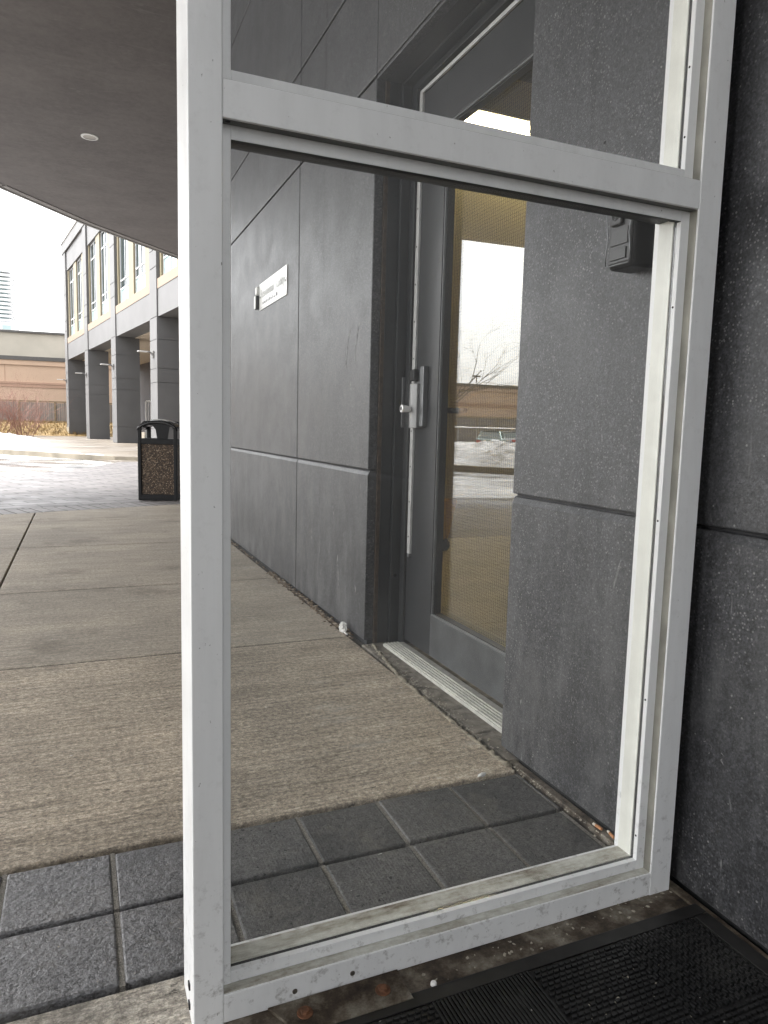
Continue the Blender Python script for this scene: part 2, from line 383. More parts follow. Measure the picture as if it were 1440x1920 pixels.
MT['fgrey'] = simple('grey_facade', (.100, .099, .100), .6, 0, .14, .6)
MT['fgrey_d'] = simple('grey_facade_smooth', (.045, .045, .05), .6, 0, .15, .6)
MT['cream'] = simple('cream_panel', (.175, .148, .092), .6, 0, .05, .8)
MT['peach'] = simple('peach_sill', (.20, .145, .10), .6, 0, .06, .8)
MT['arcceil'] = simple('beige_soffit', (.45, .38, .30), .8)
MT['winglass'] = new_mat('far_window_glass', (.03, .045, .05), .05, 0, .8)[0]
MT['winteal'] = simple('teal_spandrel_glass', (.30, .42, .42), .12, 0, .05)
MT['winframe'] = simple('grey_window_frame', (.5, .51, .52), .4)
MT['orange'] = simple('orange_stucco', (.54, .385, .275), .75, 0, .07, .25)
MT['orange_d'] = simple('orange_band', (.42, .27, .19), .75, 0, .07, .25)
MT['roofconc'] = simple('pale_concrete_wall', (.44, .405, .34), .8, 0, .15, .3)
MT['darkcap'] = simple('dark_coping', (.09, .085, .08), .6)
def m_wood():
    m, nt, b = new_mat('grey_fence_boards', (.25, .23, .21), .85)
    f = noise(nt, coord(nt, (7, 1, .3)), 1.0, 4, .7)
    nt.links.new(ramp(nt, f, [(.3, (.16, .146, .138)), (.7, (.26, .24, .225))]), b.inputs['Base Color']); return m
MT['wood'] = m_wood()
MT['timber'] = simple('brown_timber', (.22, .17, .11), .85)
MT['grass'] = simple('dead_grass', (.19, .125, .045), .9, 0, .4, 3)
MT['twig'] = simple('red_twig', (.26, .135, .105), .8, 0, .3, 8)
MT['bark'] = simple('grey_bark', (.10, .09, .08), .85, 0, .3, 8)
MT['tower'] = simple('tower_concrete', (.75, .76, .77), .6, 0, .03)  # pale tones of concrete and glass stand in for distance haze
MT['towerglass'] = simple('tower_glass', (.36, .46, .47), .15, 0, .1, .1)
MT['lid'] = simple('glossy_black_lid', (.02, .02, .021), .22, 0, .2, 10, .6)
MT['aggregate'] = None
def m_agg():
    m, nt, b = new_mat('brown_pebble_panel', (.1, .07, .05), .7)
    v = coord(nt); d, cc = voro(nt, v, 75)
    f = sep(nt, cc)[0]
    c = ramp(nt, f, [(.0, (.04, .024, .013)), (.45, (.11, .068, .038)), (.8, (.22, .15, .095)), (1.0, (.42, .33, .23))])
    c = mix(nt, ramp(nt, d, [(.3, 0.0), (.6, .8)]), c, (.015, .01, .008))
    nt.links.new(c, b.inputs['Base Color']); bump(nt, b, d, -.8, .006); return m
MT['aggregate'] = m_agg()
MT['carpaint'] = simple('silver_green_car_paint', (.24, .33, .32), .25, .4, .04)
MT['carpaint2'] = simple('pale_car_paint', (.55, .56, .58), .25, .3, .04)
MT['carglass'] = new_mat('car_glass', (.03, .06, .06), .06, 0, .7)[0]
MT['tail'] = simple('red_lens', (.5, .03, .03), .3)
MT['tyre'] = simple('tyre_rubber', (.02, .02, .02), .8)
MT['darkbumper'] = simple('dark_bumper', (.06, .065, .065), .45)

# ------------------------------------------------------------------ mesh helpers
class MB:
    def __init__(s): s.bm = bmesh.new()
    def box(s, x0, x1, y0, y1, z0, z1, mtx=None):
        g = bmesh.ops.create_cube(s.bm, size=1)
        M = Matrix.Translation(((x0+x1)/2, (y0+y1)/2, (z0+z1)/2)) @ Matrix.Diagonal((abs(x1-x0), abs(y1-y0), abs(z1-z0), 1))
        if mtx: M = mtx @ M
        bmesh.ops.transform(s.bm, matrix=M, verts=g['verts']); return s
    def cyl(s, p0, p1, r0, r1=None, n=16, caps=True):
        p0, p1 = Vector(p0), Vector(p1); r1 = r0 if r1 is None else r1
        d = p1-p0; q = d.to_track_quat('Z', 'Y').to_matrix().to_4x4()
        g = bmesh.ops.create_cone(s.bm, cap_ends=caps, segments=n, radius1=r0, radius2=r1, depth=d.length)
        bmesh.ops.transform(s.bm, matrix=Matrix.Translation((p0+p1)/2) @ q, verts=g['verts']); return s
    def tube(s, pts, rad, n=6):
        pts = [Vector(p) for p in pts]; rad = rad if isinstance(rad, (list, tuple)) else [rad]*len(pts)
        rings = []; prev = None
        for i, p in enumerate(pts):
            t = (pts[min(i+1, len(pts)-1)]-pts[max(i-1, 0)]).normalized()
            a = t.orthogonal().normalized() if prev is None else (prev-t*prev.dot(t)).normalized()
            prev = a; b = t.cross(a)
            rings.append([s.bm.verts.new(p+(a*math.cos(k*2*math.pi/n)+b*math.sin(k*2*math.pi/n))*rad[i]) for k in range(n)])
        for A, B in zip(rings, rings[1:]):
            for k in range(n): s.bm.faces.new((A[k], A[(k+1) % n], B[(k+1) % n], B[k]))
        if n > 3:
            s.bm.faces.new(rings[0][::-1]); s.bm.faces.new(rings[-1])
        return s
    def prism(s, poly, z0, z1):
        a = [s.bm.verts.new((x, y, z0)) for x, y in poly]; b = [s.bm.verts.new((x, y, z1)) for x, y in poly]
        n = len(poly); s.bm.faces.new(a[::-1]); s.bm.faces.new(b)
        for i in range(n): s.bm.faces.new((a[i], a[(i+1) % n], b[(i+1) % n], b[i]))
        return s
    def extr(s, prof, axis, a0, a1):
        """profile polygon extruded along an axis; prof coords are the two other axes in xyz order"""
        def P(u, v, t): return {'x': (t, u, v), 'y': (u, t, v), 'z': (u, v, t)}[axis]
        A = [s.bm.verts.new(P(u, v, a0)) for u, v in prof]; B = [s.bm.verts.new(P(u, v, a1)) for u, v in prof]
        n = len(prof); s.bm.faces.new(A[::-1]); s.bm.faces.new(B)
        for i in range(n): s.bm.faces.new((A[i], A[(i+1) % n], B[(i+1) % n], B[i]))
        return s
    def build(s, name, mat, parent=None, bevel=0, smooth=False, local=False, seg=2):
        bm = s.bm
        bmesh.ops.recalc_face_normals(bm, faces=bm.faces)
        if bevel:
            ed = [e for e in bm.edges if e.is_manifold and e.calc_face_angle(0) > .5]
            bmesh.ops.bevel(bm, geom=ed, offset=bevel, segments=seg, affect='EDGES', profile=.5)
        if parent and not local:
            root = parent
            while root.parent: root = root.parent
            bmesh.ops.translate(bm, vec=-root.location, verts=bm.verts)
        me = bpy.data.meshes.new(name); bm.to_mesh(me); bm.free()
        o = bpy.data.objects.new(name, me); COL.objects.link(o)
        for mm in (mat if isinstance(mat, list) else [mat]): me.materials.append(MT[mm] if isinstance(mm, str) else mm)
        if smooth:
            for p in me.polygons: p.use_smooth = True
        if parent: o.parent = parent
        return o
def frame_rect(mb, ax, p0, p1, u0, u1, z0, z1, wd):
    """rectangular ring (width wd) lying between p0..p1 on axis ax ('x' or 'y'), inside u0..u1, z0..z1"""
    def bx(a, b, c, d):
        if ax == 'x': mb.box(p0, p1, a, b, c, d)
        else: mb.box(a, b, p0, p1, c, d)
    bx(u0, u0+wd, z0, z1); bx(u1-wd, u1, z0, z1); bx(u0+wd, u1-wd, z0, z0+wd); bx(u0+wd, u1-wd, z1-wd, z1)
    return mb
def tag(o, label=None, cat=None, group=None, kind=None):
    if label: o['label'] = label
    if cat: o['category'] = cat
    if group: o['group'] = group
    if kind: o['kind'] = kind
    return o
def empty(name, loc=(0, 0, 0), rz=0, label=None, cat=None, group=None):
    o = bpy.data.objects.new(name, None); COL.objects.link(o); o.location = loc; o.rotation_euler = (0, 0, rz); o.empty_display_size = .1
    return tag(o, label, cat, group)
def copy_tree(o, parent=None):
    c = o.copy(); COL.objects.link(c)
    if parent: c.parent = parent
    for ch in o.children: copy_tree(ch, c)
    return c

# ================================================================== ground
XW = 1.175                                   # face of the dark wall
def struct(mb, name, mat, **k): return tag(mb.build(name, mat, **k), kind='structure')
g = MB(); g.box(-1500, 1500, -1500, 1500, -.6, -.45); struct(g, 'ground', 'ground')

# concrete walk: slabs with tooled joints, cut by the oblique brick edge
def edge_y(x): return 8.505 + .3753*x
g = MB()
xs = [-6.5, -4.6, -2.5, -.444, XW-.035]; ys = [1.640, 3.050, 4.42, 6.02, 7.6, 9.6]
for i in range(len(xs)-1):
    for j in range(len(ys)-1):
        gx = .006 if i else 0
        x0, x1 = xs[i]+gx, xs[i+1]-.006*(i < len(xs)-2)
        y0, y1 = ys[j]+.0048, ys[j+1]-.0048
        poly = [(x0, y0), (x1, y0), (x1, min(y1, edge_y(x1)-.006)), (x0, min(y1, edge_y(x0)-.006))]
        if poly[2][1] <= y0+.01 and poly[3][1] <= y0+.01: continue
        if poly[3][1] < y0:
            xc = (y0-8.505+.006)/.3753; poly = [(xc, y0), (x1, y0), poly[2]]
        elif poly[2][1] < y1 - 1e-4 and False: pass
        elif poly[3][1] < y1-1e-4 and poly[2][1] >= y1-1e-4:
            xc = (y1-8.505+.006)/.3753; poly = [(x0, y0), (x1, y0), (x1, y1), (xc, y1), poly[3]]
        g.prism(poly, -.12, 0)
struct(g, 'concrete_walk', 'concrete', bevel=.005, seg=3)
g = MB()
for y in ys[1:-1]: g.box(-6.4, XW-.05, y-.0046, y+.0046, -.06, -.0022)
struct(g, 'joint_filler', 'dirt')
# slab this side of the pavers and the bed under everything
g = MB(); g.box(-6.5, XW-.02, -8, 1.200, -.12, -.004); struct(g, 'entrance_slab', 'slab')
g = MB(); g.box(-6.5, 1.6, 1.19, 9.3, -.2, -.030); struct(g, 'gravel_bed', 'dirt')
# pavers: two rows
g = MB(); fl = MB()
for k in range(-30, 6):
    xa = .0485+.2165*k; xb = xa+.2165
    for (ya, yb) in ((1.212, 1.421), (1.424, 1.634)):
        dz = random.uniform(-.004, .001)
        g.box(xa+.005, min(xb, 1.136)-.005, ya+.006, yb-.006, -.08, -.001+dz)
    if k > -12:
        fl.box(xa-.005, xa+.005, 1.214, 1.418, -.06, -.0045); fl.box(xa-.005, xa+.005, 1.430, 1.632, -.06, -.0045)
struct(g, 'paver_strip', 'paver', bevel=.004, seg=2)
struct(fl, 'joint_sand', 'sand')
# stained sill under the screen
g = MB(); g.box(.20, 1.160, 1.008, 1.2105, -.03, .0005); struct(g, 'stained_sill', 'sill')
# grey brick strip before the door threshold
g = MB()
yy = 1.70
for L in (.21, .2, .215, .19, .21, .205):
    g.box(1.158, 1.222, yy, min(yy+L, 2.925)-.006, -.06, -.003+random.uniform(-.003, .002)); yy += L
struct(g, 'brick_edging', 'brickstrip', bevel=.004)
g = MB(); g.box(1.222, 1.60, 1.779, 2.929, -.08, -.006); struct(g, 'door_slab', 'brickstrip')

# brick paving (oblique), with a soldier course at its edge
dirx, diry = .9363, .3514
pol = [(-2.72, edge_y(-2.72)+.505), (2.4, edge_y(2.4)+.505), (9, 14), (9, 22), (3, 19.2), (.9, 18.9), (.35, 17.0), (-.55, 15.0), (-1.27, 13.87), (-1.9, 11.2), (-2.3, 9.0), (-2.6, 8.3)]
g = MB(); g.prism(pol, -.1, -.002); struct(g, 'brick_paving', 'brick')
g = MB()
rot = Matrix.Translation((0, 8.505, 0)) @ Matrix.Rotation(math.atan2(diry, dirx), 4, 'Z')
for k in range(-22, 20):
    a = k*.130
    g.box(a+.008, a+.122, .016, .455, -.08, -.001+random.uniform(-.002, .001), rot)
struct(g, 'brick_border', 'soldier', bevel=.004)
g = MB(); g.prism([(-2.75, 7.4), (2.6, 9.4), (2.4, 10.05), (-2.75, 8.05)], -.12, -.0040); struct(g, 'brick_bed', 'dirt')

# wet asphalt drive, far plaza, kerbs
g = MB(); g.prism([(-6.5, -30), (-6.6, 5), (-2.7, 8.15), (-2.3, 9.0), (-1.9, 11.2), (-1.27, 13.87), (-.55, 15.0), (.35, 17), (.9, 19.0), (-.3, 21.2), (-2.1, 23.5), (-6, 26.5), (-14, 30), (-40, 33), (-40, -30)], -.45, -.03)
struct(g, 'asphalt_drive', 'asphalt')
g = MB(); g.prism([(.98, 19.1), (9, 18.0), (45, 14), (45, 90), (-14, 90), (-14, 30.2), (-6, 26.7), (-2.05, 23.65), (-.2, 21.35)], -.45, .0)
struct(g, 'concrete_plaza', 'plaza')
kp = [(1.55, 19.3), (.9, 19.75), (-.3, 21.3), (-2.08, 23.6), (-6, 26.6), (-14, 30.1)]
def ribbon(mb, pts, wd, z0, z1):
    n = len(pts); L = []; Rr = []
    for i in range(n):
        a = Vector((*pts[max(i-1, 0)], 0)); b = Vector((*pts[min(i+1, n-1)], 0)); t = (b-a).normalized(); nn = Vector((-t.y, t.x, 0))*wd/2
        p = Vector((*pts[i], 0)); L.append(p+nn); Rr.append(p-nn)
    for i in range(n-1):
        q = [L[i], L[i+1], Rr[i+1], Rr[i]]
        mb.prism([(v.x, v.y) for v in q], z0, z1)
g = MB(); ribbon(g, kp, .16, -.2, .10); struct(g, 'plaza_kerb', 'kerb')
g = MB(); ribbon(g, [(-3.5, 24.0), (-4.6, 19.5), (-5.7, 16.2), (-6.7, 14.6), (-9.5, 12.2)], .16, -.2, .12); struct(g, 'lot_kerb', 'kerb')

# ================================================================== glass screen
YF, YB = 1.065, 1.179
scr = empty('glass_screen', (.65, 1.12, 0), label='white aluminium framed glass windscreen standing square to the dark wall', cat='windscreen')
PL0, PL1, PR0, PR1 = .148, .196, 1.0926, 1.148
TZ0, TZ1, RZ = 1.400, 1.452, .050
for a, b in ((PL0, PL1), (PR0, PR1)):
    MB().box(a, b, YF, YB, -.004, 2.95).build('post', 'alum', scr, bevel=.0018)
MB().box(PL1, PR0, YF+.0008, YB-.001, TZ0, TZ1).build('transom', 'alum', scr, bevel=.0012)
MB().box(PL1, PR0, YF+.0006, YB-.001, .001, RZ).build('bottom_rail', 'alum', scr, bevel=.0012)
MB().box(PL1, PR0, YF+.0008, YB-.001, 2.90, 2.95).build('top_rail', 'alum', scr, bevel=.0012)
def lite(z0, z1):
    # rebate lining (dusty), front bead, gasket, pane, back bead, painted underside shade
    l, r = PL1, PR0
    SL, SR, SB, ST = .0155, .0217, .0225, .0200
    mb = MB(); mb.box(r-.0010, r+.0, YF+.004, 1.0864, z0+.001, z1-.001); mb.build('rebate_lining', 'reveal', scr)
    mb = MB(); mb.box(l+.001, r-.001, YF+.004, 1.0864, z0-.0002, z0+.0012); mb.build('rebate_sill', 'dirty' if z0 < 1 else 'reveal', scr)
    def ring(y0, y1, ext, mat, name, bev=.001):
        o = MB(); o.box(l, l+SL-ext, y0, y1, z0, z1); o.build(name, mat, scr, bevel=bev)
        o = MB(); o.box(r-SR+ext, r, y0, y1, z0, z1); o.build(name, mat if mat != 'alum' else 'alum', scr, bevel=bev)
        o = MB(); o.box(l+SL-ext, r-SR+ext, y0, y1, z1-(ST if y0 < 1.1 else .0115)+ext, z1); o.build(name, mat, scr, bevel=bev)
        o = MB(); o.box(l+SL-ext, r-SR+ext, y0, y1, z0+.0013, z0+SB-ext); o.build(name, 'dirty' if (z0 < 1 and mat == 'stop') else mat, scr, bevel=bev)
    ring(1.0864, 1.0975, 0, 'alum', 'glazing_bead')
    ring(1.1055, 1.1440, 0, 'stop', 'inner_bead')
    g = MB(); ya, yb = 1.0977, 1.1053; g.box(l+.001, l+SL-.002, ya, yb, z0+.002, z1-.002); g.box(r-SR+.0025, r-.001, ya, yb, z0+.002, z1-.002); g.box(l+SL-.002, r-SR+.0025, ya, yb, z1-.0115, z1-.001); g.box(l+SL-.002, r-SR+.0025, ya, yb, z0+.0014, z0+SB-.002); g.build('gasket', 'gasket', scr)
    MB().box(l+.016, r-.022, 1.1060, 1.1435, z1-.0123, z1-.0116).build('underside_shade', 'gasket', scr)  # black strip paints the shade under the back bead
    MB().box(l+.016, r-.022, 1.0870, 1.0970, z1-.0208, z1-.0201).build('underside_shade', 'gasket', scr)  # likewise, painted shade under the front bead
    MB().box(l+.001, r-.001, YF+.006, 1.0862, z1-.0008, z1+.0002).build('rebate_head_shade', 'head_shade', scr)  # dim underside of the transom put into this strip's colour
    MB().box(l+SL-.0018, r-SR+.0022, 1.0990, 1.1040, z0+SB-.0018, z1-.0118).build('glass_pane', 'glass', scr)
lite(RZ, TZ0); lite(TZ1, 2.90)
for z in (.125, .425, .80, 1.22, 1.535, 1.66):
    MB().cyl((1.0703, 1.0925, z), (1.0725, 1.0925, z), .0022, n=10).build('screw_hole', 'hole', scr)
for x, z in ((.4194, .023), (.3154, .021)):
    MB().cyl((x, 1.0645, z), (x, 1.068, z), .0045, n=14).build('screw', 'screw', scr)
MB().cyl((.205, 1.0755, 1.3990), (.205, 1.0755, 1.4005), .0038, n=12).build('screw_hole', 'hole', scr)
for z in (.047, .012):
    MB().box(PL0-.0025, PL0+.0005, 1.10, 1.112, z, z+.010).build('anchor_head', 'hole', scr)
# steel base plate with rusted bolts
bp = empty('base_plate', (.39, 1.03, 0), label='stained steel base plate with rusty bolts under the screen rail', cat='base plate')
MB().prism([(.268, 1.0640), (.288, 1.0275), (.300, .9945), (.5045, .9945), (.505, 1.0640)], .001, .0065).build('plate', 'plate', bp, bevel=.0008)
for x, y in ((.323, 1.031), (.462, 1.028)):
    b = MB(); b.cyl((x, y, .0065), (x, y, .0085), .0135, n=20); b.cyl((x, y, .0085), (x, y, .0125), .0085, .0075, n=6); b.build('bolt', 'rust', bp, bevel=.0006)

# ================================================================== entrance mat in its frame
mt = empty('entrance_mat', (.66, .5, 0), label='black ribbed rubber entrance mat in a metal frame at the bottom of the view', cat='door mat')
g = MB(); g.box(.19, 1.162, .9775, 1.0065, .0006, .0045); g.box(1.1265, 1.162, -.55, .9765, .0006, .0045); g.box(.19, .219, -.55, .9765, .0006, .0045)
g.build('mat_frame', 'matframe', mt, bevel=.001)
MB().box(.219, 1.1255, -.55, .9765, -.002, .0012).build('mat_backing', 'rubber', mt)
g = MB(); T = .1985
tx = [1.1255-T*k for k in range(6)]
for i in range(5):
    for j in range(4):
        x1 = 1.1245-T*i; x0 = max(x1-T+.001, .222); y1 = .9755-.19*j; y0 = y1-.189
        if x1 < .24: continue
        if (i+j) % 2 == 0:      # long ribs running away from the viewer
            n = int((x1-x0)/.0072)
            for k in range(n):
                xa = x0+(x1-x0)*k/n
                if i == 0:
                    for q in range(13):
                        ya = y0+(y1-y0)*q/13+(.004 if k % 2 else 0)
                        g.box(xa, xa+.0042, ya, min(ya+.0105, y1), .0012, .0052)
                else: g.box(xa, xa+.0036, y0, y1, .0012, .0052)
        else:                   # staggered lugs
            nx, ny = int((x1-x0)/.0125), int((y1-y0)/.0102)
            for q in range(ny):
                for k in range(nx):
                    xa = x0+(x1-x0)*k/nx+(.006 if q % 2 else 0); ya = y0+(y1-y0)*q/ny
                    g.box(xa, min(xa+.0085, x1), ya, ya+.0058, .0012, .0055)
g.build('mat_tread', 'rubber', mt)

# ================================================================== entrance building
bld = empty('entrance_building', (1.6, 2.4, 0), label='dark grey panelled building with glazed service door and deep taupe canopy', cat='building')
ZT = 4.6
YL, YR = 2.930, 1.778               # door opening
rows = [(0.012, .784), (.791, 2.425), (2.437, 2.925), (2.937, 3.925), (3.937, ZT-.002)]
colsL = [(YL, 4.047), (4.059, 6.25), (6.262, 8.0)]
colsR = [(.70, YR), (-1.4, .688), (-4.0, -1.412), (-7.0, -4.012)]
def panel(y0, y1, z0, z1, nm='wall_panel'):
    if z0 < .1:
        pr = [(XW, z0), (XW+.042, z0), (XW+.042, z1), (XW+.011, z1), (XW+.008, z1-.003), (XW, z1-.020)]
        g = MB(); A = [g.bm.verts.new((x, y0, z)) for x, z in pr]; B = [g.bm.verts.new((x, y1, z)) for x, z in pr]
        g.bm.faces.new(A); g.bm.faces.new(B[::-1])
        for i in range(len(pr)): g.bm.faces.new((A[i], A[(i+1) % len(pr)], B[(i+1) % len(pr)], B[i]))
        g.build(nm, 'wall', bld, bevel=.002); return
    MB().box(XW, XW+.042, y0, y1, z0, z1).build(nm, 'wall', bld, bevel=.0045, seg=3)
for c in colsL + colsR:
    for (z0, z1) in rows:
        panel(c[0], c[1], z0, z1)
for (z0, z1) in ((2.437, 2.925), (2.937, 3.925), (3.937, ZT-.002)):
    panel(YR+.006, YL-.006, z0, z1)
MB().box(XW+.003, XW+.042, YR+.001, YL-.001, 2.4195, 2.4335).build('lintel_panel', 'wall', bld, bevel=.002)
# backing core of the wall
g = MB(); g.box(XW+.015, XW+.34, YL+.004, 7.99, -.02, ZT); g.box(XW+.015, XW+.34, -7, YR-.004, -.02, ZT); g.box(XW+.015, XW+.34, YR-.004, YL+.004, 2.4215, ZT)
g.build('wall_core', 'wall_back', bld)
MB().box(XW, 9, 8.002, 8.3, -.02, ZT-.003).build('wall_end', 'wall', bld)
MB().box(-2.1, -1.75, -7, -.1, -.02, ZT-.002).build('side_blocker', 'wall', bld, bevel=.004)  # unseen wall added to block side light and darken the near wall
def wall_mark(pts, wd, mat='chalk', nm='scuff_mark'):
    wd *= .75
    g = MB(); n = len(pts)
    for i in range(n-1):
        (y0, z0), (y1, z1) = pts[i], pts[i+1]; L = math.hypot(y1-y0, z1-z0); ny, nz = -(z1-z0)/L*wd/2, (y1-y0)/L*wd/2
        g.bm.faces.new([g.bm.verts.new((XW-.0006, y, z)) for y, z in ((y0-ny, z0-nz), (y1-ny, z1-nz), (y1+ny, z1+nz), (y0+ny, z0+nz))])
    bmesh.ops.remove_doubles(g.bm, verts=g.bm.verts, dist=.0004); g.build(nm, mat, bld)
for y0, z0 in ((3.19, 1.43), (3.07, 1.445)):
    wall_mark([(y0+.05*math.sin(t*.22)+(.03 if t > 7 else 0)*0, z0-.022*t) for t in range(9)], .012)
wall_mark([(3.17, 1.20), (3.172, 1.15)], .01)
wall_mark([(3.31, .34), (3.30, .27), (3.29, .20), (3.285, .16)], .014); wall_mark([(3.75, .42), (3.74, .31)], .012); wall_mark([(3.40, .60), (3.38, .53)], .010)
wall_mark([(1.03, .345), (1.02, .350), (1.008, .342), (1.015, .325)], .003); wall_mark([(.985, .34), (.975, .335), (.985, .325), (.976, .318)], .003)
wall_mark([(1.10, .37), (1.08, .375), (1.07, .37)], .003)
for y, z, rr in ((1.452, 1.665, .004), (1.448, 1.63, .005), (1.440, 1.632, .004), (1.455, 1.634, .0035)):
    MB().cyl((XW-.0005, y, z), (XW+.002, y, z), rr, n=8).build('wall_hole', 'hole', bld)
# foot strip of old render between wall and pavers
g = MB(); g.box(1.150, XW-.001, .55, 1.70, -.05, .004); g.build('wall_foot', 'sill', bld, bevel=.003)
# canopy soffit
sof = [(6, 20.9), (2.05, 16.62), (.24, 14.76), (-1.05, 13.10), (-2.4, 12.45), (-4.08, 12.30), (-6.2, 12.2), (-6.2, -1.9), (9, -1.9), (9, 20.9)]
MB().prism(sof, ZT, ZT+.02).build('soffit', 'soffit', bld)
MB().prism([(x, y) for x, y in sof], ZT+.0202, ZT+1.1).build('canopy_fascia', 'fgrey', bld)
g = MB()
fe = sof[:7]
for (a, b) in zip(fe, fe[1:]):
    a = Vector((*a, 0)); b = Vector((*b, 0)); t = (b-a).normalized(); nn = Vector((-t.y, t.x, 0))
    if nn.y < 0: nn = -nn
    for off, wd, z0, z1 in ((-.13, .12, ZT-.012, ZT-.0005), (.0, .05, ZT-.022, ZT+.25)):
        q = [a+nn*off, b+nn*off, b+nn*(off+wd), a+nn*(off+wd)]
        g.prism([(v.x, v.y) for v in q], z0, z1)
g.build('soffit_drip_edge', 'fascia', bld)
# interior room behind the door
g = MB()
g.box(1.52, 5.6, 5.6, 5.75, 0, 4.2); g.box(5.6, 5.75, -1, 5.75, 0, 4.2); g.box(1.52, 5.6, -1.1, -1, 0, 4.2); g.build('interior_wall', 'yellow', bld)
g = MB(); g.box(1.517, 1.523, -1, YR-.01, 0, 4.0); g.box(1.517, 1.523, YL+.01, 5.6, 0, 4.0); g.box(1.517, 1.523, YR-.01, YL+.01, 2.45, 4.0); g.build('interior_lining', 'yellow', bld)
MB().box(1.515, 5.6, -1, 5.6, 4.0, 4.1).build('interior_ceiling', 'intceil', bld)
MB().box(1.40, 5.6, -1, 5.6, -.09, .008).build('interior_floor', 'intfloor', bld)

# door frame
fr = MB()
fr.box(1.290, 1.335, 2.9085, 2.9330, -.004, 2.413); fr.box(1.335, 1.42, 2.868, 2.9335, -.004, 2.390)
fr.box(1.2905, 1.335, YR-.003, YR+.02, -.004, 2.413); fr.box(1.335, 1.42, YR-.003, YR+.045, -.004, 2.390)
fr.box(1.290, 1.335, YR-.002, 2.9325, 2.4132, 2.425); fr.box(1.290, 1.298, YR-.002, 2.9325, 2.425, 2.55); fr.box(1.335, 1.42, YR-.0025, 2.9332, 2.3902, 2.47)
fr.box(1.2355, 1.289, 2.9235, 2.9330, -.004, 2.4190)
df = fr.build('door_frame', 'frame', bld, bevel=.002)
MB().box(1.217, 1.2350, 2.9215, 2.9335, -.004, 2.4185).build('caulk_line', 'caulk', bld, bevel=.002)
MB().box(1.3355, 1.3445, 1.85, 2.84, 2.352, 2.366).build('weather_strip', 'steel', bld, bevel=.001)
MB().cyl((1.312, 2.9080, .31), (1.312, 2.9100, .31), .008, n=12).build('frame_hole', 'hole', bld)
MB().box(1.318, 1.3335, 2.8995, 2.9083, .98, 1.20).build('strike_box', 'steel_dark', bld, bevel=.003)

# door leaf
DX0, DX1 = 1.345, 1.395
DY0, DY1, DZ0, DZ1 = 1.826, 2.862, .022, 2.348
GY0, GY1, GZ0, GZ1 = 1.99, 2.612, .195, 2.163
g = MB(); g.box(DX0, DX1, GY1, DY1, DZ0, DZ1); g.box(DX0, DX1, DY0, GY0, DZ0, DZ1); g.box(DX0, DX1, GY0, GY1, GZ1, DZ1)
leaf = g.build('door', 'door', bld, bevel=.0015)
MB().box(DX0, DX1, GY0, GY1, DZ0, GZ0).build('kick_rail', 'door_low', leaf, bevel=.0015)
g = MB(); frame_rect(g, 'x', 1.357, 1.3885, GY0+.0005, GY1-.0005, GZ0+.0005, GZ1-.0005, .011)
g.build('glazing_bead', 'gasket', leaf, bevel=.001)
g = MB(); g.box(1.349, 1.357, GY1-.006, GY1-.0005, GZ0, GZ1); g.box(1.347, 1.3565, GY0, GY1, GZ0+.0008, GZ0+.008); g.box(1.347, 1.3565, GY0, GY1, GZ1-.008, GZ1-.0008)
g.build('bead_trim', 'steel_dark', leaf, bevel=.001)
MB().box(1.3890, 1.3940, GY0+.002, GY1-.002, GZ0+.002, GZ1-.002).build('door_glass', 'door_glass', leaf)
g = MB(); P = .0127
y = GY0+.008
while y < GY1-.012: g.box(1.3946, 1.3954, y, y+.0006, GZ0+.01, GZ1-.01); y += P
z = GZ0+.012
while z < GZ1-.012: g.box(1.3955, 1.3963, GY0+.008, GY1-.012, z, z+.0006); z += P
g.build('wire_mesh', 'gasket', leaf)
# latch guard strip
g = MB(); g.box(1.3335, 1.3375, 2.812, 2.8385, .425, 2.352); g.box(1.3375, 1.3448, 2.812, 2.8165, .425, 2.352)
lg = g.build('latch_guard', 'steel', leaf, bevel=.0008)
z = .50
while z < 2.34:
    MB().cyl((1.3326, 2.8265, z), (1.3340, 2.8265, z), .0038, n=10).build('guard_screw', 'hole', lg); z += .155
MB().box(1.331, 1.3445, 2.815, 2.834, .408, .4245).build('guard_stub', 'steel_dark', leaf, bevel=.003)
# pull trim and lever
g = MB(); g.box(1.322, 1.3448, 2.700, 2.735, .985, 1.235); g.box(1.334, 1.3448, 2.735, 2.80, .99, 1.228)
trim = g.build('handle_trim', 'steel_dark', leaf, bevel=.003)
g = MB(); n = 10
prof = [(1.3445, 2.735)] + [(1.312-.016*math.sin(math.pi*k/n), 2.735+.068*k/n) for k in range(n+1)] + [(1.3445, 2.803)]
g.extr(prof, 'z', 0.978, 1.165); g.build('pull_grip', 'grip', trim, bevel=.002, smooth=False)
g = MB(); g.box(1.310, 1.344, 2.768, 2.810, 1.178, 1.226); g.build('hood', 'black', trim, bevel=.004)
MB().box(1.3435, 1.3452, 2.735, 2.80, 1.165, 1.226).build('recess', 'hole', trim)
g = MB(); g.cyl((1.310, 2.765, 1.057), (1.298, 2.765, 1.057), .010, n=16); g.build('lever_neck', 'steel_dark', trim)
g = MB(); g.cyl((1.298, 2.765, 1.057), (1.254, 2.765, 1.059), .0115, .0172, n=24)
lev = g.build('lever', 'chrome', trim, bevel=.003, smooth=True)
g = MB(); g.cyl((1.2542, 2.765, 1.059), (1.2532, 2.765, 1.059), .0085, n=20); g.build('key_cylinder', 'hole', trim)
g = MB(); g.cyl((1.396, 2.66, 1.055), (1.44, 2.66, 1.055), .012, n=14); g.cyl((1.44, 2.67, 1.055), (1.44, 2.545, 1.053), .0125, .0105, n=14)
g.build('inner_lever', 'black', leaf, bevel=.002)
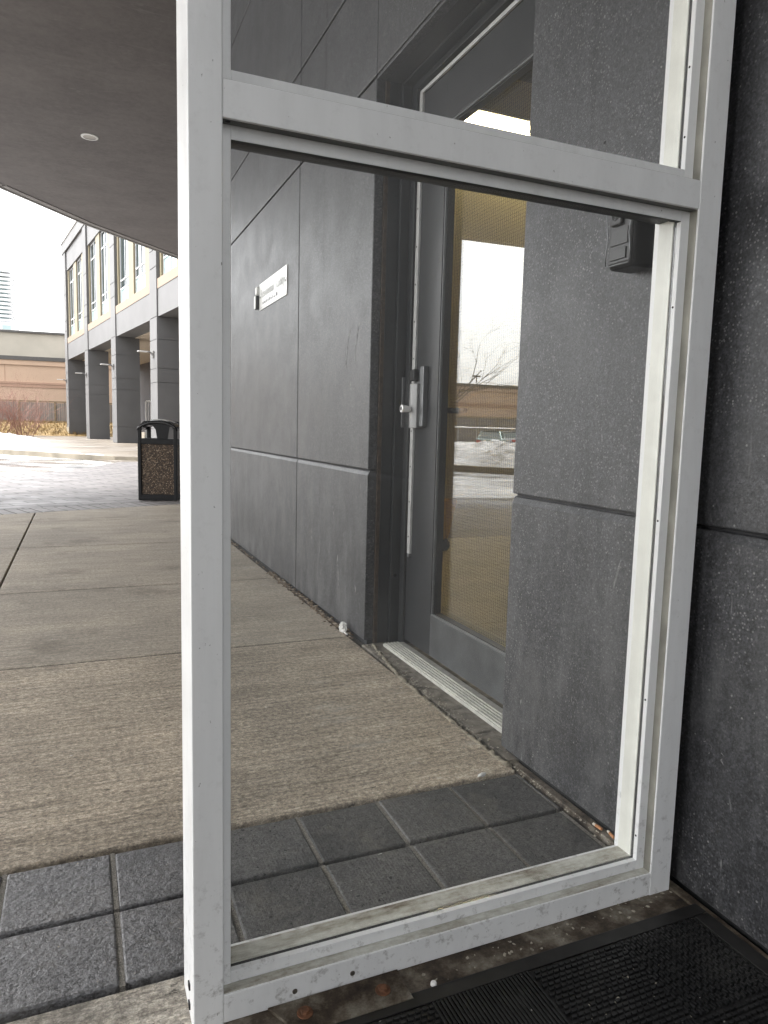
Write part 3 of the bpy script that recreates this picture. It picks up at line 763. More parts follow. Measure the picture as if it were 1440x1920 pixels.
# threshold
g = MB(); g.box(1.243, 1.345, 1.78, 2.8675, -.004, .008)
for k in range(5): g.box(1.249+.015*k, 1.256+.015*k, 1.781, 2.8665, .008, .0125)
g.build('threshold', 'thresh', bld, bevel=.0012)
# sealant bead along slab edge
rnd = random.Random(3)
pts = []; rad = []
path = [(1.205, 2.90), (1.172, 2.66), (1.147, 2.47), (1.138, 2.25), (1.134, 2.08), (1.131, 1.84), (1.136, 1.655)]
for (a, b) in zip(path, path[1:]):
    for k in range(14):
        t = k/14; pts.append((a[0]+(b[0]-a[0])*t+rnd.gauss(0, .0022), a[1]+(b[1]-a[1])*t, -.003+rnd.gauss(0, .0020))); rad.append(max(.002, .0080+rnd.gauss(0, .0032)))
g = MB(); g.tube(pts, rad, 7); tag(g.build('sealant_bead', 'sealant', smooth=True), 'crumbling beige sealant bead between walkway slab and door brick edging', 'sealant')

# ------------------------------------------------------------------ litter
def chips(name, spots, n, mat, label, size=(.003, .011), flat=.4):
    g = MB(); r = random.Random(len(name)*7+n)
    for _ in range(n):
        (xa, ya), (xb, yb), wd = r.choice(spots); t = r.random()
        p = Vector((xa+(xb-xa)*t+r.gauss(0, wd), ya+(yb-ya)*t+r.gauss(0, wd), 0)); s = r.uniform(*size)
        Mx = Matrix.Translation((p.x, p.y, .001+s*flat*.4)) @ Matrix.Rotation(r.uniform(0, 6.28), 4, 'Z') @ Matrix.Rotation(r.uniform(-.5, .5), 4, 'X')
        gg = bmesh.ops.create_icosphere(g.bm, subdivisions=1, radius=1)
        for v in gg['verts']: v.co = Vector((v.co.x*s*r.uniform(.6, 1.4), v.co.y*s*r.uniform(.5, 1), v.co.z*s*flat))*r.uniform(.75, 1.2)
        bmesh.ops.transform(g.bm, matrix=Mx, verts=gg['verts'])
    return tag(g.build(name, mat), label, 'litter', kind='stuff')
chips('leaf_litter', [((1.157, 3.0), (1.157, 8.0), .008), ((1.152, 3.1), (1.152, 4.6), .012)], 900, 'debris', 'brown leaf and grit litter along the foot of the dark wall')
chips('grit', [((1.146, 1.25), (1.146, 1.68), .006), ((1.165, 1.7), (1.19, 2.9), .012), ((.5, 1.03), (1.13, 1.05), .014), ((.35, .7), (1.1, .95), .05), ((1.125, 1.68), (1.17, 2.9), .008), ((1.14, 1.7), (1.20, 2.92), .010), ((1.135, 1.7), (1.19, 2.92), .006), ((1.14, 1.7), (1.19, 2.92), .006), ((1.15, 1.68), (1.16, 1.25), .006)], 560, 'grit', 'fine pale grit in the joints near the wall', (.0012, .0048))
def butt(x, y, rz, label):
    e = empty('cigarette_butt', (x, y, .012), rz, label, 'cigarette butt', 'cigarette butts beside the screen post')
    MB().cyl((-.013, 0, 0), (.008, 0, 0), .0038, n=12).build('filter', 'filter', e, bevel=.0006, local=True)
    MB().cyl((.0081, 0, 0), (.016, 0, .0008), .0037, .003, n=12).build('paper_end', 'ash', e, bevel=.0006, local=True)
butt(1.153, 1.302, R(97), 'orange cigarette butt in the wall gap, farther from the white post')
butt(1.160, 1.262, R(80), 'pale cigarette butt in the wall gap right against the white post')
g = MB(); r = random.Random(5)
gg = bmesh.ops.create_icosphere(g.bm, subdivisions=3, radius=1)
for v in gg['verts']:
    k = r.uniform(.65, 1.25); v.co = Vector((v.co.x*.018*k, v.co.y*.020*k, .024+v.co.z*.026*k))
g.box(-.004, .003, -.055, -.012, .003, .008)
o = g.build('paper_scrap', 'paper'); o.location = (1.142, 3.118, 0); tag(o, 'crumpled white paper scrap at the foot of the wall near the door', 'litter')
g = MB(); gg = bmesh.ops.create_icosphere(g.bm, subdivisions=2, radius=1)
for v in gg['verts']:
    k = r.uniform(.6, 1.3); v.co = Vector((v.co.x*.016*k, v.co.y*.006*k, .004+v.co.z*.005*k))
o = g.build('paper_scrap', 'paper'); o.location = (1.03, 1.648, 0); o.rotation_euler = (0, 0, .3); tag(o, 'small white scrap lying on the joint between walkway and pavers', 'litter')
g = MB(); g.cyl((.552, 1.012, .001), (.552, 1.012, .008), .006, .005, n=14); tag(g.build('pebble', 'paper', bevel=.002), 'round white pellet on the stained sill beside the mat', 'pebble')

# ================================================================== key box on the wall
kb = empty('key_lock_box', (1.175, 1.293, 1.342), label='black weatherproof key lock box fixed on the dark wall', cat='key box')
X0 = 1.102
g = MB(); g.box(X0+.004, 1.1745, 1.254, 1.333, 1.336, 1.520)
g.build('body', 'black', kb, bevel=.010, seg=4)
g = MB(); g.box(X0, X0+.012, 1.258, 1.329, 1.345, 1.515); cv = g.build('face_plate', 'blackgrey', kb, bevel=.004)
g = MB(); g.box(X0-.003, X0, 1.266, 1.321, 1.385, 1.420); g.box(X0-.003, X0, 1.270, 1.319, 1.354, 1.378); g.build('face_panel', 'blackgrey', cv, bevel=.001)
g = MB(); g.box(X0-.009, X0+.001, 1.283, 1.318, 1.426, 1.470); dl = g.build('latch_tab', 'blackgrey', cv, bevel=.005, seg=3)
g = MB()
for rr in (.010, .006): g.tube([(X0-.0095, 1.300+rr*math.cos(a*.5236), 1.447+rr*math.sin(a*.5236)) for a in range(13)], .0009, 6)
g.build('dial', 'black', cv)
g = MB(); 
for yy, w_ in ((1.3345, 1), (1.2555, -1)):
    g.tube([(X0-.002, yy, 1.500), (X0-.003, yy, 1.45), (X0-.003, yy-.006*w_, 1.405), (X0-.002, yy-.001*w_, 1.372), (X0-.002, yy, 1.350)], .0013, 8)
g.tube([(X0-.002, 1.3345, 1.352), (X0-.002, 1.331, 1.344), (X0-.002, 1.26, 1.3425), (X0-.002, 1.2555, 1.350)], .0016, 8)
g.build('rim_wire', 'steel_dark', kb, smooth=True)

# ================================================================== sign and the little device beside it
sg = empty('wall_sign', (XW, 4.645, 1.76), label='white rectangular lobby sign screwed on the dark grey wall', cat='sign')
MB().box(XW-.006, XW-.0005, 4.292, 4.998, 1.762, 1.938).build('plate', 'signwhite', sg, bevel=.001)
g = MB()
for z in (1.776, 1.924): g.box(XW-.0068, XW-.0060, 4.31, 4.98, z-.0015, z+.0015)
g.build('border_line', 'signgrey', sg)
for y in (4.318, 4.972): MB().cyl((XW-.0085, y, 1.848), (XW-.006, y, 1.848), .007, n=10).build('screw', 'signdark', sg)
def text(s, size, y, z, mat, parent, name):
    c = bpy.data.curves.new(name, 'FONT'); c.body = s; c.size = size; c.extrude = .0004
    t = bpy.data.objects.new(name, c); COL.objects.link(t)
    dg = bpy.context.evaluated_depsgraph_get(); me = bpy.data.meshes.new_from_object(t.evaluated_get(dg))
    bpy.data.objects.remove(t)
    o = bpy.data.objects.new(name, me); COL.objects.link(o); me.materials.append(MT[mat])
    Mx = Matrix.Translation((XW-.0072, y, z)) @ Matrix(((0, 0, -1, 0), (-1, 0, 0, 0), (0, 1, 0, 0), (0, 0, 0, 1)))
    me.transform(Matrix.Translation(-parent.location) @ Mx); o.parent = parent; return o
text('Residential', .082, 4.955, 1.838, 'signgrey', sg, 'lettering'); text('Lobby', .082, 4.535, 1.838, 'signgrey', sg, 'lettering')
g = MB(); r = random.Random(11)
yy = 4.90
for k in range(9):
    L = r.uniform(.015, .04); g.box(XW-.0070, XW-.0062, yy-L, yy, 1.792, 1.792+r.uniform(.008, .022)); yy -= L+.018
g.build('small_print', 'signdark', sg)
dv = empty('card_reader', (XW, 5.06, 1.78), label='small glossy black and white reader box beyond the white sign', cat='card reader')
MB().box(1.146, XW-.001, 5.004, 5.05, 1.775, 1.865).build('body', 'black', dv, bevel=.006, seg=3)
MB().box(1.142, 1.146, 5.006, 5.048, 1.777, 1.863).build('bezel', 'white', dv, bevel=.002)
MB().box(1.150, XW-.001, 5.004, 5.052, 1.872, 1.925).build('upper_housing', 'white', dv, bevel=.006, seg=3)

# ================================================================== lights
sp = empty('downlight', (.213, 10.36, ZT), label='white round recessed downlight in the taupe canopy soffit', cat='downlight')
g = MB()
for k in range(40):
    a0, a1 = k*math.pi/20, (k+1)*math.pi/20
    q = [g.bm.verts.new((math.cos(a)*rr, math.sin(a)*rr, z)) for a, rr, z in ((a0, .105, -.010), (a1, .105, -.010), (a1, .078, -.012), (a0, .078, -.012))]; g.bm.faces.new(q)
    q = [g.bm.verts.new((math.cos(a)*rr, math.sin(a)*rr, z)) for a, rr, z in ((a0, .105, -.0005), (a1, .105, -.0005), (a1, .105, -.010), (a0, .105, -.010))]; g.bm.faces.new(q)
bmesh.ops.remove_doubles(g.bm, verts=g.bm.verts, dist=1e-5)
g.build('trim_ring', 'white', sp, local=True)
MB().cyl((0, 0, -.006), (0, 0, -.0008), .079, n=40).build('lens', simple('unlit_lens', (.42, .40, .36), .3), sp, local=True)
fl_ = empty('fluorescent_light', (3.7, 5.5, 3.6), label='lit fluorescent batten on the yellow wall behind the door glass', cat='light')
MB().box(2.6, 5.2, 5.52, 5.599, 3.50, 3.57).build('housing', 'white', fl_, bevel=.004)
MB().box(2.55, 5.25, 5.36, 5.599, 3.5705, 3.590).build('light_shield', 'white', fl_, bevel=.003)  # hood added to keep the lamp's light off the ceiling
MB().box(2.65, 5.15, 5.47, 5.5195, 3.488, 3.540).build('diffuser', 'tube', fl_, bevel=.015)
g = MB(); g.tube([(3.72, 5.46, 3.53), (3.72, 5.455, 3.45)], .003, 6); g.cyl((3.72, 5.455, 3.45), (3.72, 5.455, 3.42), .014, n=12); g.build('pull_chain', 'signdark', fl_)

# mop bucket inside
mbk = empty('mop_bucket', (2.50, 5.15, .008), R(20), 'yellow plastic mop bucket on wheels inside the door', 'mop bucket')
g = MB()
def loop(z, hx, hy): return [g.bm.verts.new((sx*hx, sy*hy, z)) for sx, sy in ((-1, -1), (1, -1), (1, 1), (-1, 1))]
A = loop(.10, .15, .22); B = loop(.42, .19, .27); C_ = loop(.42, .175, .255); D = loop(.14, .14, .21)
for P_, Q in ((A, B), (B, C_), (C_, D)):
    for k in range(4): g.bm.faces.new((P_[k], P_[(k+1) % 4], Q[(k+1) % 4], Q[k]))
g.bm.faces.new(A[::-1]); g.bm.faces.new(D)
g.build('tub', 'bucket', mbk, bevel=.012, local=True)
for sx in (-1, 1):
    for sy in (-1, 1):
        MB().cyl((sx*.13-.016, sy*.19, .05), (sx*.13+.016, sy*.19, .05), .05, n=20).build('castor', 'tyre', mbk, local=True, bevel=.004)
MB().box(-.16, .16, -.02, .20, .40, .56).build('wringer', 'bucket', mbk, bevel=.02, local=True)

# ================================================================== litter bin
bn = empty('litter_bin', (.985, 9.62, 0), R(-20), 'black litter bin with brown pebble panels and domed lid on brick paving', 'litter bin')
Wb, Db = .245, .235
for sx in (-1, 1):
    for sy in (-1, 1):
        MB().box(sx*Wb-(.045 if sx > 0 else 0), sx*Wb+(.045 if sx < 0 else 0), sy*Db-(.045 if sy > 0 else 0), sy*Db+(.045 if sy < 0 else 0), .0, .93).build('corner_post', 'black', bn, bevel=.008, local=True)
g = MB(); g.box(-Wb+.002, Wb-.002, -Db+.002, Db-.002, .004, .075); g.build('bottom_frame', 'black', bn, bevel=.006, local=True)
g = MB(); g.box(-Wb+.004, Wb-.004, -Db+.004, Db-.004, .71, .78); g.build('top_frame', 'black', bn, bevel=.006, local=True)
for a in range(4):
    Mx = Matrix.Rotation(a*math.pi/2, 4, 'Z'); h = (Wb if a % 2 == 0 else Db); d = (Db if a % 2 == 0 else Wb)
    MB().box(-h+.046, h-.046, -d+.016, -d+.03, .076, .709, Mx).build('pebble_panel', 'aggregate', bn, local=True)
MB().box(-Wb+.035, Wb-.035, -Db+.035, Db-.035, .076, .70).build('liner', 'black', bn, local=True)
# domed lid: arched shell with open sides, a central web
g = MB(); n = 14; rows_ = []
for i in range(n+1):
    u = -1+2*i/n; ring_ = []
    for j in range(n+1):
        v = -1+2*j/n
        z = .915+.115*(1-abs(u)**2.6)*(1-.25*abs(v)**2.6)
        ring_.append(g.bm.verts.new((u*(Wb+.006), v*(Db+.006), z)))
    rows_.append(ring_)
for i in range(n):
    for j in range(n): g.bm.faces.new((rows_[i][j], rows_[i+1][j], rows_[i+1][j+1], rows_[i][j+1]))
ret = bmesh.ops.extrude_face_region(g.bm, geom=list(g.bm.faces)); bmesh.ops.translate(g.bm, vec=(0, 0, -.035), verts=[v for v in ret['geom'] if isinstance(v, bmesh.types.BMVert)])
g.build('domed_lid', 'lid', bn, local=True, smooth=True)
def arch_face(y):
    g = MB()
    for (xa, xb, zt0, zt1) in ((-Wb+.044, .02, 0, 0),): pass
    # fascia above the openings and the web between them
    g.extr([(-Wb+.02, .92), (-Wb+.02, .935), (-.16, 1.0), (0, 1.008), (.16, 1.0), (Wb-.02, .935), (Wb-.02, .92), (Wb-.06, .90), (.20, .93), (.17, .94), (.15, .92), (.13, .78), (.0, .78), (-.02, .90), (-.06, .945), (-.12, .95), (-.19, .925), (-Wb+.05, .88)], 'y', y-.008, y+.008)
    return g.build('lid_arch', 'black', bn, local=True)
arch_face(-Db+.012)
g = MB(); g.extr([(-Wb+.02, .90), (-Wb+.02, .935), (-.16, 1.0), (0, 1.008), (.16, 1.0), (Wb-.02, .935), (Wb-.02, .90), (.15, .965), (0, .975), (-.15, .965)], 'y', Db-.02, Db-.004); g.build('lid_arch', 'black', bn, local=True)

# ================================================================== far arcade building
fu = Vector((-.1440, .9896)); ang = math.atan2(fu.y, fu.x)
ab = empty('arcade_building', (2.923, 28.0, 0), ang, 'grey and cream two storey building raised on square grey pillars', 'building')
# local frame: x along the facade (away), -y into the building
def lb(mb, s0, s1, o0, o1, z0, z1): return mb.box(s0, s1, -o1, -o0, z0, z1)
PIL = [-6.95, .80, 8.58, 16.33, 24.25]; PW = 1.08
for s in PIL:
    g = MB(); zs = [0, .77, 2.54, 3.07, 4.16, 5.0, 6.85, 7.5, 9.2, 11.83]
    for a, b in zip(zs, zs[1:]): lb(g, s, s+PW, 0, 1.1, a+.015, b-.015)
    lb(g, s+.02, s+PW-.02, .02, 1.08, 0, 11.8); p = g.build('pillar', 'fgrey', ab, local=True)
g = MB(); lb(g, PIL[4]+.02, PIL[4]+PW+.03, -.03, 1.13, 0, .6); g.build('plinth', 'kerb', ab, local=True)
bays = [(a+PW, b) for a, b in zip(PIL, PIL[1:])]
for (a, b) in bays:
    g = MB(); lb(g, a, b, .05, .9, 5.0, 6.02); g.build('spandrel', 'fgrey', ab, local=True)
    g = MB(); lb(g, a, b, .03, .9, 6.02, 6.38); g.build('sill_band', 'peach', ab, local=True)
    g = MB(); lb(g, a, b, .08, .9, 10.65, 11.83); g.build('lintel', 'fgrey', ab, local=True)
    L = b-a; ws = [(a+1.25, a+3.3), (a+4.35, a+6.45)]
    g = MB(); lb(g, a, ws[0][0], .13, .5, 6.38, 10.65); lb(g, ws[0][1], ws[1][0], .13, .5, 6.38, 10.65); lb(g, ws[1][1], b, .13, .5, 6.38, 10.65); g.build('cream_wall', 'cream', ab, local=True)
    for (c, d) in ws:
        f = MB()
        for s in (c, (c+d)/2-.03, d-.06): lb(f, s, s+.06, .21, .27, 6.38, 10.65)
        for z in (6.39, 7.08, 7.46, 9.80, 10.58): lb(f, c+.06, (c+d)/2-.03, .212, .268, z, z+.06); lb(f, (c+d)/2+.03, d-.06, .212, .268, z, z+.06)
        wi = f.build('window', 'winframe', ab, local=True)
        q = MB(); lb(q, c, d, .24, .245, 7.1, 10.6); q.build('pane', 'winglass', wi, local=True)
        q = MB(); lb(q, c, d, .24, .245, 6.40, 7.1); q.build('pane', 'winteal', wi, local=True)
g = MB(); lb(g, -14, 25.6, -.04, .9, 11.83, 12.5); g.build('parapet', 'fgrey', ab, local=True)
g = MB(); lb(g, -14.1, 25.7, -.10, 1.0, 12.5, 12.72); g.build('coping', 'white', ab, local=True)
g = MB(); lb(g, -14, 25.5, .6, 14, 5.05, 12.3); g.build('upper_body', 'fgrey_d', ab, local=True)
g = MB(); lb(g, -14, 25.4, .9, 8, 4.98, 5.04); g.build('arcade_ceiling', 'arcceil', ab, local=True)
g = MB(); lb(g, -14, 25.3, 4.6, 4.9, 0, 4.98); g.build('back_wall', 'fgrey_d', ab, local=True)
for s in (9.3, 17.0, 24.6): 
    g = MB(); lb(g, s, s+1.0, 7.0, 8.0, 0, 4.98); g.build('rear_pillar', 'fgrey', ab, local=True)
# wall lamps on the pillars
def W(s, o, z):                       # arcade local -> world
    n = Vector((fu.y, -fu.x)); p = Vector((2.923, 28.0)) + fu*s + n*o
    return (p.x, p.y, z)
lampE = empty('wall_lamp', W(PIL[1]+.55, 0, 3.65), ang, cat='wall lamp', group='wall lamps on the arcade pillars')
MB().box(-.12, .12, .001, .04, -.16, .10).build('back_box', 'darkcap', lampE, local=True, bevel=.01)
g = MB(); g.tube([(0, .03, -.06), (0, .10, .03), (0, .18, .06), (0, .27, .055)], [.035, .03, .026, .024], 8); g.build('arm', 'steel_dark', lampE, local=True)
MB().box(-.11, .11, .24, .60, .03, .075).build('lamp_head', 'steel', lampE, local=True, bevel=.02)
lampE['label'] = 'curved arm lamp on the arcade pillar nearest the bin'
for i, s in enumerate(PIL[2:]):
    c = copy_tree(lampE); c.location = W(s+.55, 0, 3.65)
    c['label'] = ('curved arm lamp on the second arcade pillar from the bin', 'curved arm lamp on the pillar beside the white duct', 'curved arm lamp on the end pillar by the orange building')[i]
o = empty('duct_pipe', W(18.2, .0, 3.1), ang, 'short white curved pipe hanging between two arcade pillars', 'pipe')
g = MB(); g.tube([(1.5, -1.2, .10), (1.0, -1.2, -.05), (.3, -1.2, -.02), (-.35, -1.2, .18)], .16, 10); g.build('pipe', 'white', o, local=True, smooth=True)
g = MB(); g.tube([(1.0, -1.2, .1), (1.0, -1.2, 1.87)], .02, 6); g.build('hanger', 'steel', o, local=True)
# stair rail
rl = empty('stair_rail', (3.3, 37.5, 0), R(5), 'white metal stair railing beside the far pillars', 'railing')
g = MB(); g.tube([(-.2, 0, 2.05), (.35, 0, 2.05), (1.6, 0, .9), (1.6, 0, .0)], .045, 8); g.tube([(-.2, 0, 0), (-.2, 0, 2.05)], .045, 8); g.build('handrail', 'white', rl, local=True)
g = MB()
for k in range(16): 
    x = -.2+.11*k; zt = 2.05 if x < .35 else 2.05-(x-.35)*.92
    g.tube([(x, 0, zt-1.0 if zt > 1.0 else 0), (x, 0, zt)], .012, 5)
g.build('baluster', 'white', rl, local=True)
MB().box(-.25, 1.75, .15, 2.2, 0, .5).build('step_block', 'kerb', rl, local=True)

# ================================================================== orange building, block, fence
oang = math.atan2(66.6-62.9, -40.9+.9)      # line of its facade
ob = empty('orange_building', (-.9+4*math.cos(oang+math.pi), 62.9+4*math.sin(oang+math.pi), 0), oang, 'long low orange stucco building with pale concrete upper block', 'building')
# local x runs to the left (west), local +y would be towards -y world -> facade towards viewer is local +y
def ol(mb, a, b, d0, d1, z0, z1): return mb.box(a, b, -d1, -d0, z0, z1)
g = MB(); ol(g, 0, 75, 0, 12, -.45, 5.55); g.build('wall', 'orange', ob, local=True)
g = MB(); ol(g, -.1, 75.1, -.12, .4, 5.25, 5.62); g.build('cornice', 'orange', ob, local=True)
g = MB(); ol(g, -.2, 75.2, -.2, 12, 5.625, 5.92); g.build('roof_edge', 'darkcap', ob, local=True)
g = MB(); ol(g, 3.2, 75, -.10, -.001, 3.80, 3.95); ol(g, 3.2, 75, -.06, -.001, 3.55, 3.79); g.build('belt_band', 'orange_d', ob, local=True)
g = MB(); ol(g, 3.2, 3.6, -.10, -.001, -.4, 3.54); g.build('corner_pilaster', 'orange_d', ob, local=True)
for s in (3.4, 8.3, 13.2, 18.1, 23, 28, 33, 38, 43, 48):
    g = MB(); ol(g, s-.03, s+.03, -.012, -.001, 3.96, 5.24); g.build('panel_joint', 'orange_d', ob, local=True)
g = MB(); ol(g, 2.0, 2.6, -.04, -.001, 4.30, 4.72); g.build('vent', 'orange_d', ob, local=True)
g = MB(); ol(g, 4.4, 22, 5, 16, 5.93, 8.25); g.build('upper_block', 'roofconc', ob, local=True)
g = MB(); ol(g, 4.2, 22.2, 4.8, 16, 8.255, 8.42); g.build('block_coping', 'darkcap', ob, local=True)
g = MB(); ol(g, 2.9, 3.3, 7, 8, 5.93, 6.9); ol(g, 3.8, 4.2, 7, 8, 5.93, 7.1); ol(g, 1.4, 2.4, 7, 9, 5.93, 6.6); g.build('roof_unit', 'darkcap', ob, local=True)
g = MB(); ol(g, 46, 49, 4, 7, 5.93, 6.35); g.build('roof_hatch', 'roofconc', ob, local=True)
g = MB(); g.tube([(41.2, -3, 5.9), (41.2, -3, 7.0)], .06, 6); g.box(40.7, 41.7, -3.1, -2.9, 6.95, 7.1); g.build('roof_lamp', 'darkcap', ob, local=True)

fe_ = empty('wooden_fence', (0, 57.4, 0), label='weathered grey board fence in front of the orange building', cat='fence')
g = MB(); r = random.Random(9); x = 6.0
def fy(x): return 57.4 - .06*x
while x > -58:
    wd = .145; g.box(x-wd, x-.012, fy(x), fy(x)+.03, .0, 2.28+r.uniform(-.02, .02)); x -= wd
g.build('board_panel', 'wood', fe_)
g = MB(); g.box(-58, 6, -.04, .05, 2.30, 2.40, Matrix.Translation((0, 57.4, 0)) @ Matrix.Rotation(math.atan(-.06), 4, 'Z')); g.build('cap_rail', 'timber', fe_)
for k in range(27): 
    x = 5.5-2.35*k; MB().box(x-.06, x+.06, fy(x)-.10, fy(x)-.002, .0, 2.36).build('post', 'timber', fe_)
g = MB(); g.box(-58, 6, 52, 90, -.4, .0); 
fo = struct(g, 'far_lot', 'ground')
# dead grass bank and retaining timber
bk = MB()
n = 26; vs = []
for i in range(n+1):
    x = -9+14*i/n; r_ = []
    for j, (dy, z) in enumerate(((51.3, .006), (52.2, .18), (53.4, .42), (54.6, .66), (55.8, .84), (57.2, .87))):
        r_.append(bk.bm.verts.new((x, dy+random.uniform(-.1, .1), z+(random.uniform(-.06, .06) if 0 < j < 5 else 0))))
    vs.append(r_)
for i in range(n):
    for j in range(5): bk.bm.faces.new((vs[i][j], vs[i+1][j], vs[i+1][j+1], vs[i][j+1]))
struct(bk, 'grass_bank', 'grass', smooth=True)
gt = MB(); r = random.Random(12)
for _ in range(2600):
    x = r.uniform(-6, 2.5); t = r.random(); y = 51.4+t*4.6; z = min(.82, .02+.185*(y-51.3)); a = r.uniform(0, 6.28); h = r.uniform(.10, .32)
    p = Vector((x, y, z)); d = Vector((math.cos(a)*.02, math.sin(a)*.02, 0)); top = p+Vector((r.gauss(0, .10), r.gauss(0, .10), h))
    gt.bm.faces.new((gt.bm.verts.new(p-d), gt.bm.verts.new(p+d), gt.bm.verts.new(top)))
tag(gt.build('dead_grass', 'grass'), 'tufts of yellow dead grass on the bank below the fence', 'grass', kind='stuff')
g = MB(); g.box(-9, 6, 56.3, 56.5, .6, .98); tag(g.build('retaining_timber', 'timber'), 'brown timber retaining board at the top of the grass bank', 'retaining board')

# far tower
tw = empty('apartment_tower', (-34, 320, 0), 0, 'pale high-rise tower with stacked balconies far behind the orange building', 'tower')
MB().box(-28, 9.7, 0, 30, 0, 55.5).build('core', 'towerglass', tw, local=True)
g = MB()
for k in range(13): g.box(-28, 11.0, -2.0, 31, 39.0+1.55*k, 39.0+1.55*k+.75)
g.build('balcony_slab', 'tower', tw, local=True)
MB().box(-28, 8.3, 2, 28, 56.0, 58.5).build('penthouse', 'tower', tw, local=True)
MB().box(-28, 12.2, -4, 30, 0, 38.5).build('podium', 'tower', tw, local=True)
g = MB()
for k in range(3):
    for j in range(4): g.box(-6+4.6*j, -3+4.6*j, -4.1, -3.99, 31.0+2.3*k, 32.6+2.3*k)
g.build('podium_window', 'towerglass', tw, local=True)

# ================================================================== vegetation
def branch(mb, p, d, L, r0, depth, rnd, spread=.5, gravity=.0, n=5, segs=4, kids=(2, 3), shrink=.72):
    pts = [p]; rad = [r0]; q = Vector(p); dd = Vector(d)
    for i in range(segs):
        dd = (dd+Vector((rnd.gauss(0, .10), rnd.gauss(0, .10), rnd.gauss(0, .06)+gravity))).normalized(); q = q+dd*(L/segs); pts.append(q.copy()); rad.append(r0*(1-.55*(i+1)/segs))
    mb.tube(pts, rad, max(3, n))
    if depth <= 0: return
    for k in range(rnd.randint(*kids)):
        t = rnd.randint(max(1, segs//2), segs); a = rnd.uniform(0, 6.283)
        side = dd.orthogonal(); side.rotate(Matrix.Rotation(a, 3, dd)); nd = (dd+side*rnd.uniform(spread*.5, spread*1.4)).normalized()
        branch(mb, pts[t], nd, L*shrink*rnd.uniform(.8, 1.15), rad[t]*.8, depth-1, rnd, spread, gravity, max(3, n-1), segs, kids, shrink)
def bush(x, y, h, seed, label, nst=34, sp=1.15):
    e = empty('bare_bush', (x, y, 0), label=label, cat='bush', group='leafless red bushes by the fence')
    rnd = random.Random(seed); mb = MB()
    for k in range(nst):
        a = rnd.uniform(0, 6.28); l = rnd.uniform(.15, 1)*sp
        branch(mb, Vector((math.cos(a)*.55*l, math.sin(a)*.55*l, -.05)), Vector((math.cos(a)*l, math.sin(a)*l, 1.3)).normalized(), h*rnd.uniform(.34, .55), .016, 3, rnd, .6, .02, 4, 3, (2, 4), .70)
    mb.build('stems', 'twig', e, local=True)
bush(-3.1, 49.5, 3.9, 1, 'reddish leafless bush beside the yellow grass, nearest the arcade')
bush(-4.7, 49.0, 4.0, 2, 'reddish leafless bush at the left edge of the photo')
bush(-6.8, 48.0, 3.4, 3, 'reddish leafless bush beyond the left edge, among the others')
def tree(x, y, h, seed, label):
    e = empty('bare_tree', (x, y, -.45), label=label, cat='tree')
    rnd = random.Random(seed)
    mb = MB(); mb.tube([(0, 0, 0), (.05, .02, h*.2), (0, .05, h*.36)], [.17, .13, .11], 8); mb.build('trunk', 'bark', e, local=True)
    mb = MB()
    for k in range(9):
        a = k*.7+rnd.uniform(-.3, .3); u = rnd.uniform(.15, .9)
        branch(mb, Vector((0, .04, h*(.22+.14*k/8))), Vector((math.cos(a)*u*1.4, math.sin(a)*u*1.4, .8)).normalized(), h*rnd.uniform(.30, .42), .055, 4, rnd, .55, .0, 5, 4, (2, 4), .66)
    mb.build('crown', 'bark', e, local=True)
def mir(heading, dist): return (2.78-dist*math.sin(R(heading)), dist*math.cos(R(heading)))
x, y = mir(27.7, 40); tree(x, y, 7.8, 4, 'bare leafless tree mirrored in the door glass')

# ================================================================== snow
def mound(name, cx, cy, lx, ly, h, rz, seed, label, n=70, z0=-.03):
    import mathutils
    g = MB(); rows_ = []
    for i in range(n+1):
        row = []
        for j in range(n+1):
            u = -1+2*i/n; v = -1+2*j/n; rr = math.sqrt(u*u+v*v)
            base = max(0, 1-rr**1.7)
            p = Vector((u*lx, v*ly, 0)); q = Vector((p.x*1.1+seed*7, p.y*1.1, seed))
            nz = mathutils.noise.fractal(q, .9, 2.1, 5)
            z = h*base**.8*(1+.45*nz)+.05*base*mathutils.noise.noise(q*4)
            row.append(g.bm.verts.new((p.x+.15*nz, p.y+.12*nz, z if base > 0 else -.05)))
        rows_.append(row)
    for i in range(n):
        for j in range(n): g.bm.faces.new((rows_[i][j], rows_[i+1][j], rows_[i+1][j+1], rows_[i][j+1]))
    o = g.build(name, 'snow', smooth=True); o.location = (cx, cy, z0); o.rotation_euler = (0, 0, rz)
    return tag(o, label, 'snow pile')
mound('snow_pile', -8.6, 17.6, 5.2, 2.0, .66, R(56), 1, 'big heap of old snow at the kerb, mirrored in the door glass')
mound('snow_pile', -5.6, 35.0, 4.4, 5.0, .55, R(20), 2, 'low dirty snow bank in front of the leafless bushes', z0=-.01)
mound('snow_pile', -.2, 21.7, 1.7, .32, .13, R(-50), 3, 'thin ridge of slushy snow along the plaza kerb', n=40, z0=.0)

